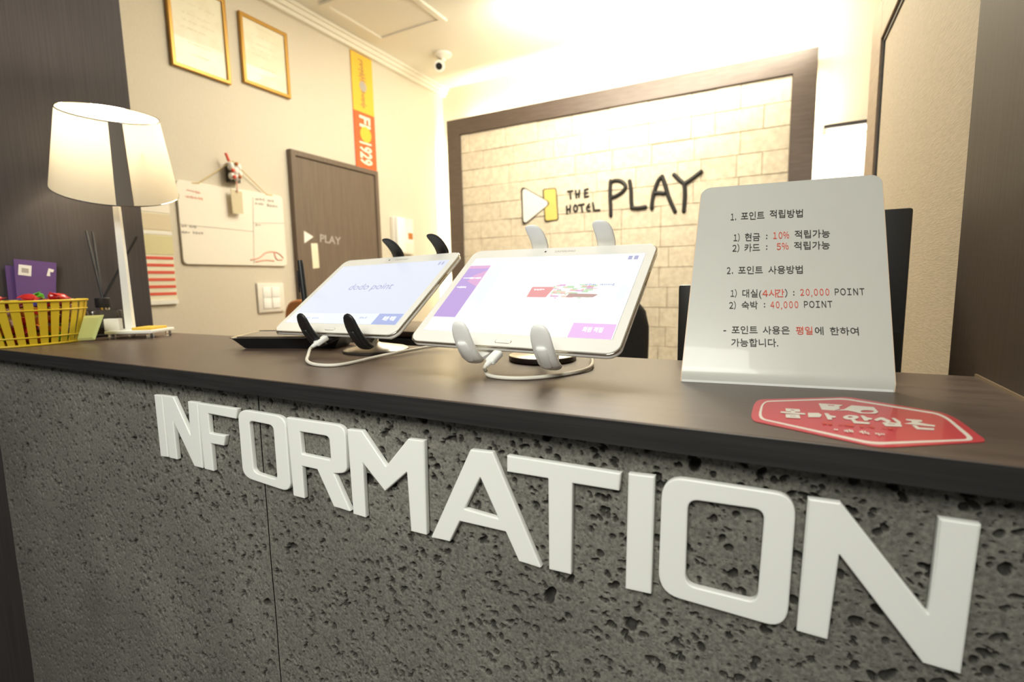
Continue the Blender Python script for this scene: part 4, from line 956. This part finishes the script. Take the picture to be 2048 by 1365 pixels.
m = MB(); m.rings([ring(rb_-(rb_-rt_)*k/8, -hs_/2+hs_*k/8) for k in range(9)], cap=False); m.make('shade', M['shade'], lr, 'cream cloth shade', smooth=True)
for r_, h_ in ((rt_, hs_/2), (rb_, -hs_/2)):
    m = MB(); pts = ring(r_, h_, n=73, close=False); m.tube(pts, .0011, 8); m.make('shade_rim', M['chrome'], lr)
tv = sv*math.cos(0); am0 = .09; aw = .13
m = MB(); m.rings([ring(rb_+.0008-(rb_-rt_)*k/4, (-hs_/2+hs_*k/4), am0-aw, am0+aw, 12, False) for k in range(5)], cap=False, close=False); m.make('shade_band', M['shade_band'], lr, 'grey vertical band')
bp_ = sc0+axs*.012
MB().sphere(bp_, .020, 16).make('bulb', mat('bulb_glass', (1, 1, 1), emit=(1, .90, .70), es=10), lr, 'glowing bulb', smooth=True)
m = MB(); m.tube([T(.026, .030, .275), bp_-axs*.018], .009, 12); m.make('socket', M['lamp_white'], lr)
for k in range(3):
    a = k*2.094+.5; MB().tube([bp_-axs*.02, sc0+axs*.02+(sv*math.cos(a)+su*math.sin(a))*(rt_+.006)], .0012, 6).make('spoke', M['chrome'], lr)
pt_ = bpy.data.lights.new('bulb_light', 'POINT'); pt_.energy = 2.3; pt_.color = (1, .88, .68); pt_.shadow_soft_size = .022
po = bpy.data.objects.new('bulb_light', pt_); COL.objects.link(po); po.location = bp_+EYE+axs*.026
# yellow note pad and small white card box on the lamp base
tag(MB().box(T(.062, .030, .0180), (.036, .045, .0045), Rl, .0006).make('memo_pad', M['yellow_note']), 'yellow memo pad lying on the white lamp base', 'notepad')

# ------------------------------------------------------------------ diffuser
dc = Vector((-1.166, .494, ZT))
df = root('reed_diffuser', 'glass reed diffuser with black cap and three black sticks behind the lamp', 'diffuser', dc)
plate('bottle', [rrect(.023, .023, .006, 4)], (dc.x, dc.y, ZT+.052), (1, 0, 0), (0, 1, 0), .050, M['glass'], df, .003, z0=0, label='clear square glass bottle')
plate('liquid', [rrect(.019, .019, .005, 4)], (dc.x, dc.y, ZT+.036), (1, 0, 0), (0, 1, 0), .030, M['oil'], df, .002, z0=0)
MB().lathe([(.010, .052), (.010, .058)], dc, n=20).make('collar', M['chrome'], df)
MB().lathe([(.012, .056), (.0125, .057), (.0125, .074), (.0115, .075), (.004, .075)], dc, n=24).make('cap', M['black_plastic'], df, 'black cap', auto=True)
for q in ((172, 462), (185, 464), (273, 474)):
    e = pl(q, 'x', -1.196 if q[0] < 200 else -1.150); s_ = dc+Vector((.001, 0, .072))
    MB().tube([s_, e], .0023, 8).make('reed_stick', M['black_plastic'], df)

# ------------------------------------------------------------------ leaflets on the side panel
def xl_(q, d): return pl(q, 'x', XL+d)
def leaflet(qs, d, label, deco):
    pts = [xl_(q, d) for q in qs]; cy_ = sum((p.y for p in pts))/4
    r = root('leaflet', label, 'leaflet', Vector((XL+d, cy_, ZT)), 'purple leaflets')
    L2 = [[(p.y, p.z) for p in pts]]
    plate('card', L2, (XL+d, 0, 0), UY, UZ, .0015, M['purple'], r)
    if deco:
        for nm, qq, mt in (('white_label', [(37, 529), (63, 532), (62, 553), (36, 550)], M['white_paint']), ('grey_patch', [(43, 536), (57, 538), (57, 547), (43, 545)], M['ink_grey'])):
            w = [xl_(q, d) for q in qq]; plate(nm, [[(p.y, p.z) for p in w]], (XL+d, 0, 0), UY, UZ, .0004, mt, r, z0=.0006 if nm[0] == 'w' else .0009)
        w = [(97, 537), (108, 540), (106, 545), (100, 544), (100, 553), (93, 552)]; w = [xl_(q, d) for q in w]
        plate('white_mark', [[(p.y, p.z) for p in w]], (XL+d, 0, 0), UY, UZ, .0004, M['white_paint'], r, z0=.0006)
    return r
leaflet([(27, 518), (113, 526), (111, 640), (38, 640)], .012, 'front purple leaflet with white marks leaning on the dark side panel', True)
leaflet([(10, 531), (100, 537), (100, 640), (22, 640)], .006, 'rear plain purple leaflet half hidden by the one in front', False)

# ------------------------------------------------------------------ basket of sweets
bc = Vector((-1.116, .369, ZT)); sa, sb, hb = .078, .046, .074; brot = math.radians(90)
bk_ = root('sweets_basket', 'oval yellow plastic slatted basket filled with wrapped sweets at the left edge', 'basket', bc)
def el(a, k, z): # k = flare factor
    x_, y_ = sa*k*math.cos(a), sb*k*math.sin(a); return bc+Vector((x_*math.cos(brot)-y_*math.sin(brot), x_*math.sin(brot)+y_*math.cos(brot), z))
A = np.linspace(0, 2*math.pi, 61)
for z_, k_, r_, nm in ((hb, 1.0, .0021, 'rim'), (hb*.80, .975, .0014, 'hoop'), (hb*.20, .84, .0014, 'hoop'), (.002, .80, .002, 'bottom_hoop')):
    MB().tube([el(a, k_, z_) for a in A], r_, 8).make(nm, M['yellow_plastic'], bk_, smooth=True)
MB().rings([[el(a, .78, .001) for a in A[:-1]], [el(a, .78, .003) for a in A[:-1]]]).make('basket_floor', M['yellow_plastic'], bk_)
ns = 28
for i in range(ns):
    a = i*2*math.pi/ns; w = .118
    m = MB(); m.rings([[el(a-w/1.5, k, z_), el(a+w/1.5, k, z_), el(a+w/1.5, k-.02, z_), el(a-w/1.5, k-.02, z_)] for k, z_ in ((.80, .002), (.84, hb*.2), (.92, hb*.55), (.975, hb*.8), (1, hb))])
    m.make('slat', M['yellow_plastic'], bk_)
sw_m = [mat('wrapper_red', (.55, .02, .015), .25, coat=.5), mat('wrapper_green', (.10, .50, .03), .25, coat=.5), mat('wrapper_blue', (.03, .06, .50), .25, coat=.5), mat('wrapper_orange', (.75, .22, .02), .25, coat=.5), mat('wrapper_maroon', (.16, .01, .012), .25, coat=.5), mat('wrapper_pink', (.75, .50, .50), .3, coat=.5)]
sw_n = ['red', 'green', 'blue', 'orange', 'dark red', 'pale pink']
protos = []
def sweet_mesh(k):
    m = MB(); rg = []
    for t, w, h in ((-1.5, 1.0, .12), (-1.25, .7, .12), (-1, .25, .2), (-.85, .75, .7), (-.3, 1, 1), (.3, 1, 1), (.85, .75, .7), (1, .25, .2), (1.25, .7, .12), (1.5, 1.0, .12)):
        rg.append([(t*.0095, .0085*w*math.cos(a)*(1+.12*math.sin(5*a+t)), .0062*h*math.sin(a)) for a in np.linspace(0, 2*math.pi, 12, endpoint=False)])
    m.rings(rg); bmesh.ops.recalc_face_normals(m.bm, faces=m.bm.faces); me = bpy.data.meshes.new('sweet'); m.bm.to_mesh(me); m.bm.free(); me.materials.append(sw_m[k]); return me
smesh = [sweet_mesh(k) for k in range(6)]
grid = []
for lay in range(5):
    z_ = .012+lay*.0145
    kk = .72+.04*lay
    for i in range(8):
        a = i*2*math.pi/8+lay*.4; grid.append((el(a, kk*.80, z_), a))
    for i in range(3): grid.append((el(i*2.1+lay, .30, z_), i*1.3))
for (x_, y_) in ((0, 0), (.4, .3), (-.45, .2), (.1, -.5), (-.2, .5)): grid.append((bc+Vector((x_*.04, y_*.09, hb+.006)), random.uniform(0, 6)))
layn = ['lowest layer', 'second layer', 'third layer', 'fourth layer', 'top layer']
for i, (c_, a_) in enumerate(grid):
    k = (1 if i == len(grid)-3 else 0) if i >= len(grid)-5 else random.choice((0, 0, 4, 2, 3, 5, 4, 1))
    o = bpy.data.objects.new('wrapped_sweet', smesh[k]); COL.objects.link(o)
    o.location = c_+EYE; o.rotation_euler = (random.uniform(-.6, .6), random.uniform(-.5, .5), a_+random.uniform(-.6, .6))
    lay = 5 if i >= len(grid)-5 else i//11
    if lay == 5: tag(o, '%s wrapped sweet on top of the heap above the rim of the yellow basket' % sw_n[k], 'sweet', 'wrapped sweets in the basket')
    else: tag(o, '%s wrapped sweet in the %s inside the yellow basket' % (sw_n[k], layn[lay]), 'sweet', 'wrapped sweets in the basket')
# sachet leaning between basket and lamp
q4 = [(168, 632), (208, 630), (190, 680), (153, 682)]
p0 = pl(q4[3], 'z', ZT+.0015); yy = p0.y
pts = [pl(q4[3], 'y', yy), pl(q4[2], 'y', yy), pl(q4[1], 'y', yy+.012), pl(q4[0], 'y', yy+.012)]
sc = root('tea_sachet', 'yellow green plastic sachet leaning between the basket and the lamp base', 'sachet', p0)
f1 = [p for p in pts]; cen = sum(f1, Vector())/4
f0 = [cen+(p-cen)*.80+Vector((0, -.0025, 0)) for p in f1]; f2 = [cen+(p-cen)*.80+Vector((0, .0025, 0)) for p in f1]
MB().rings([f0, f1, f2]).make('packet', M['sachet'], sc)
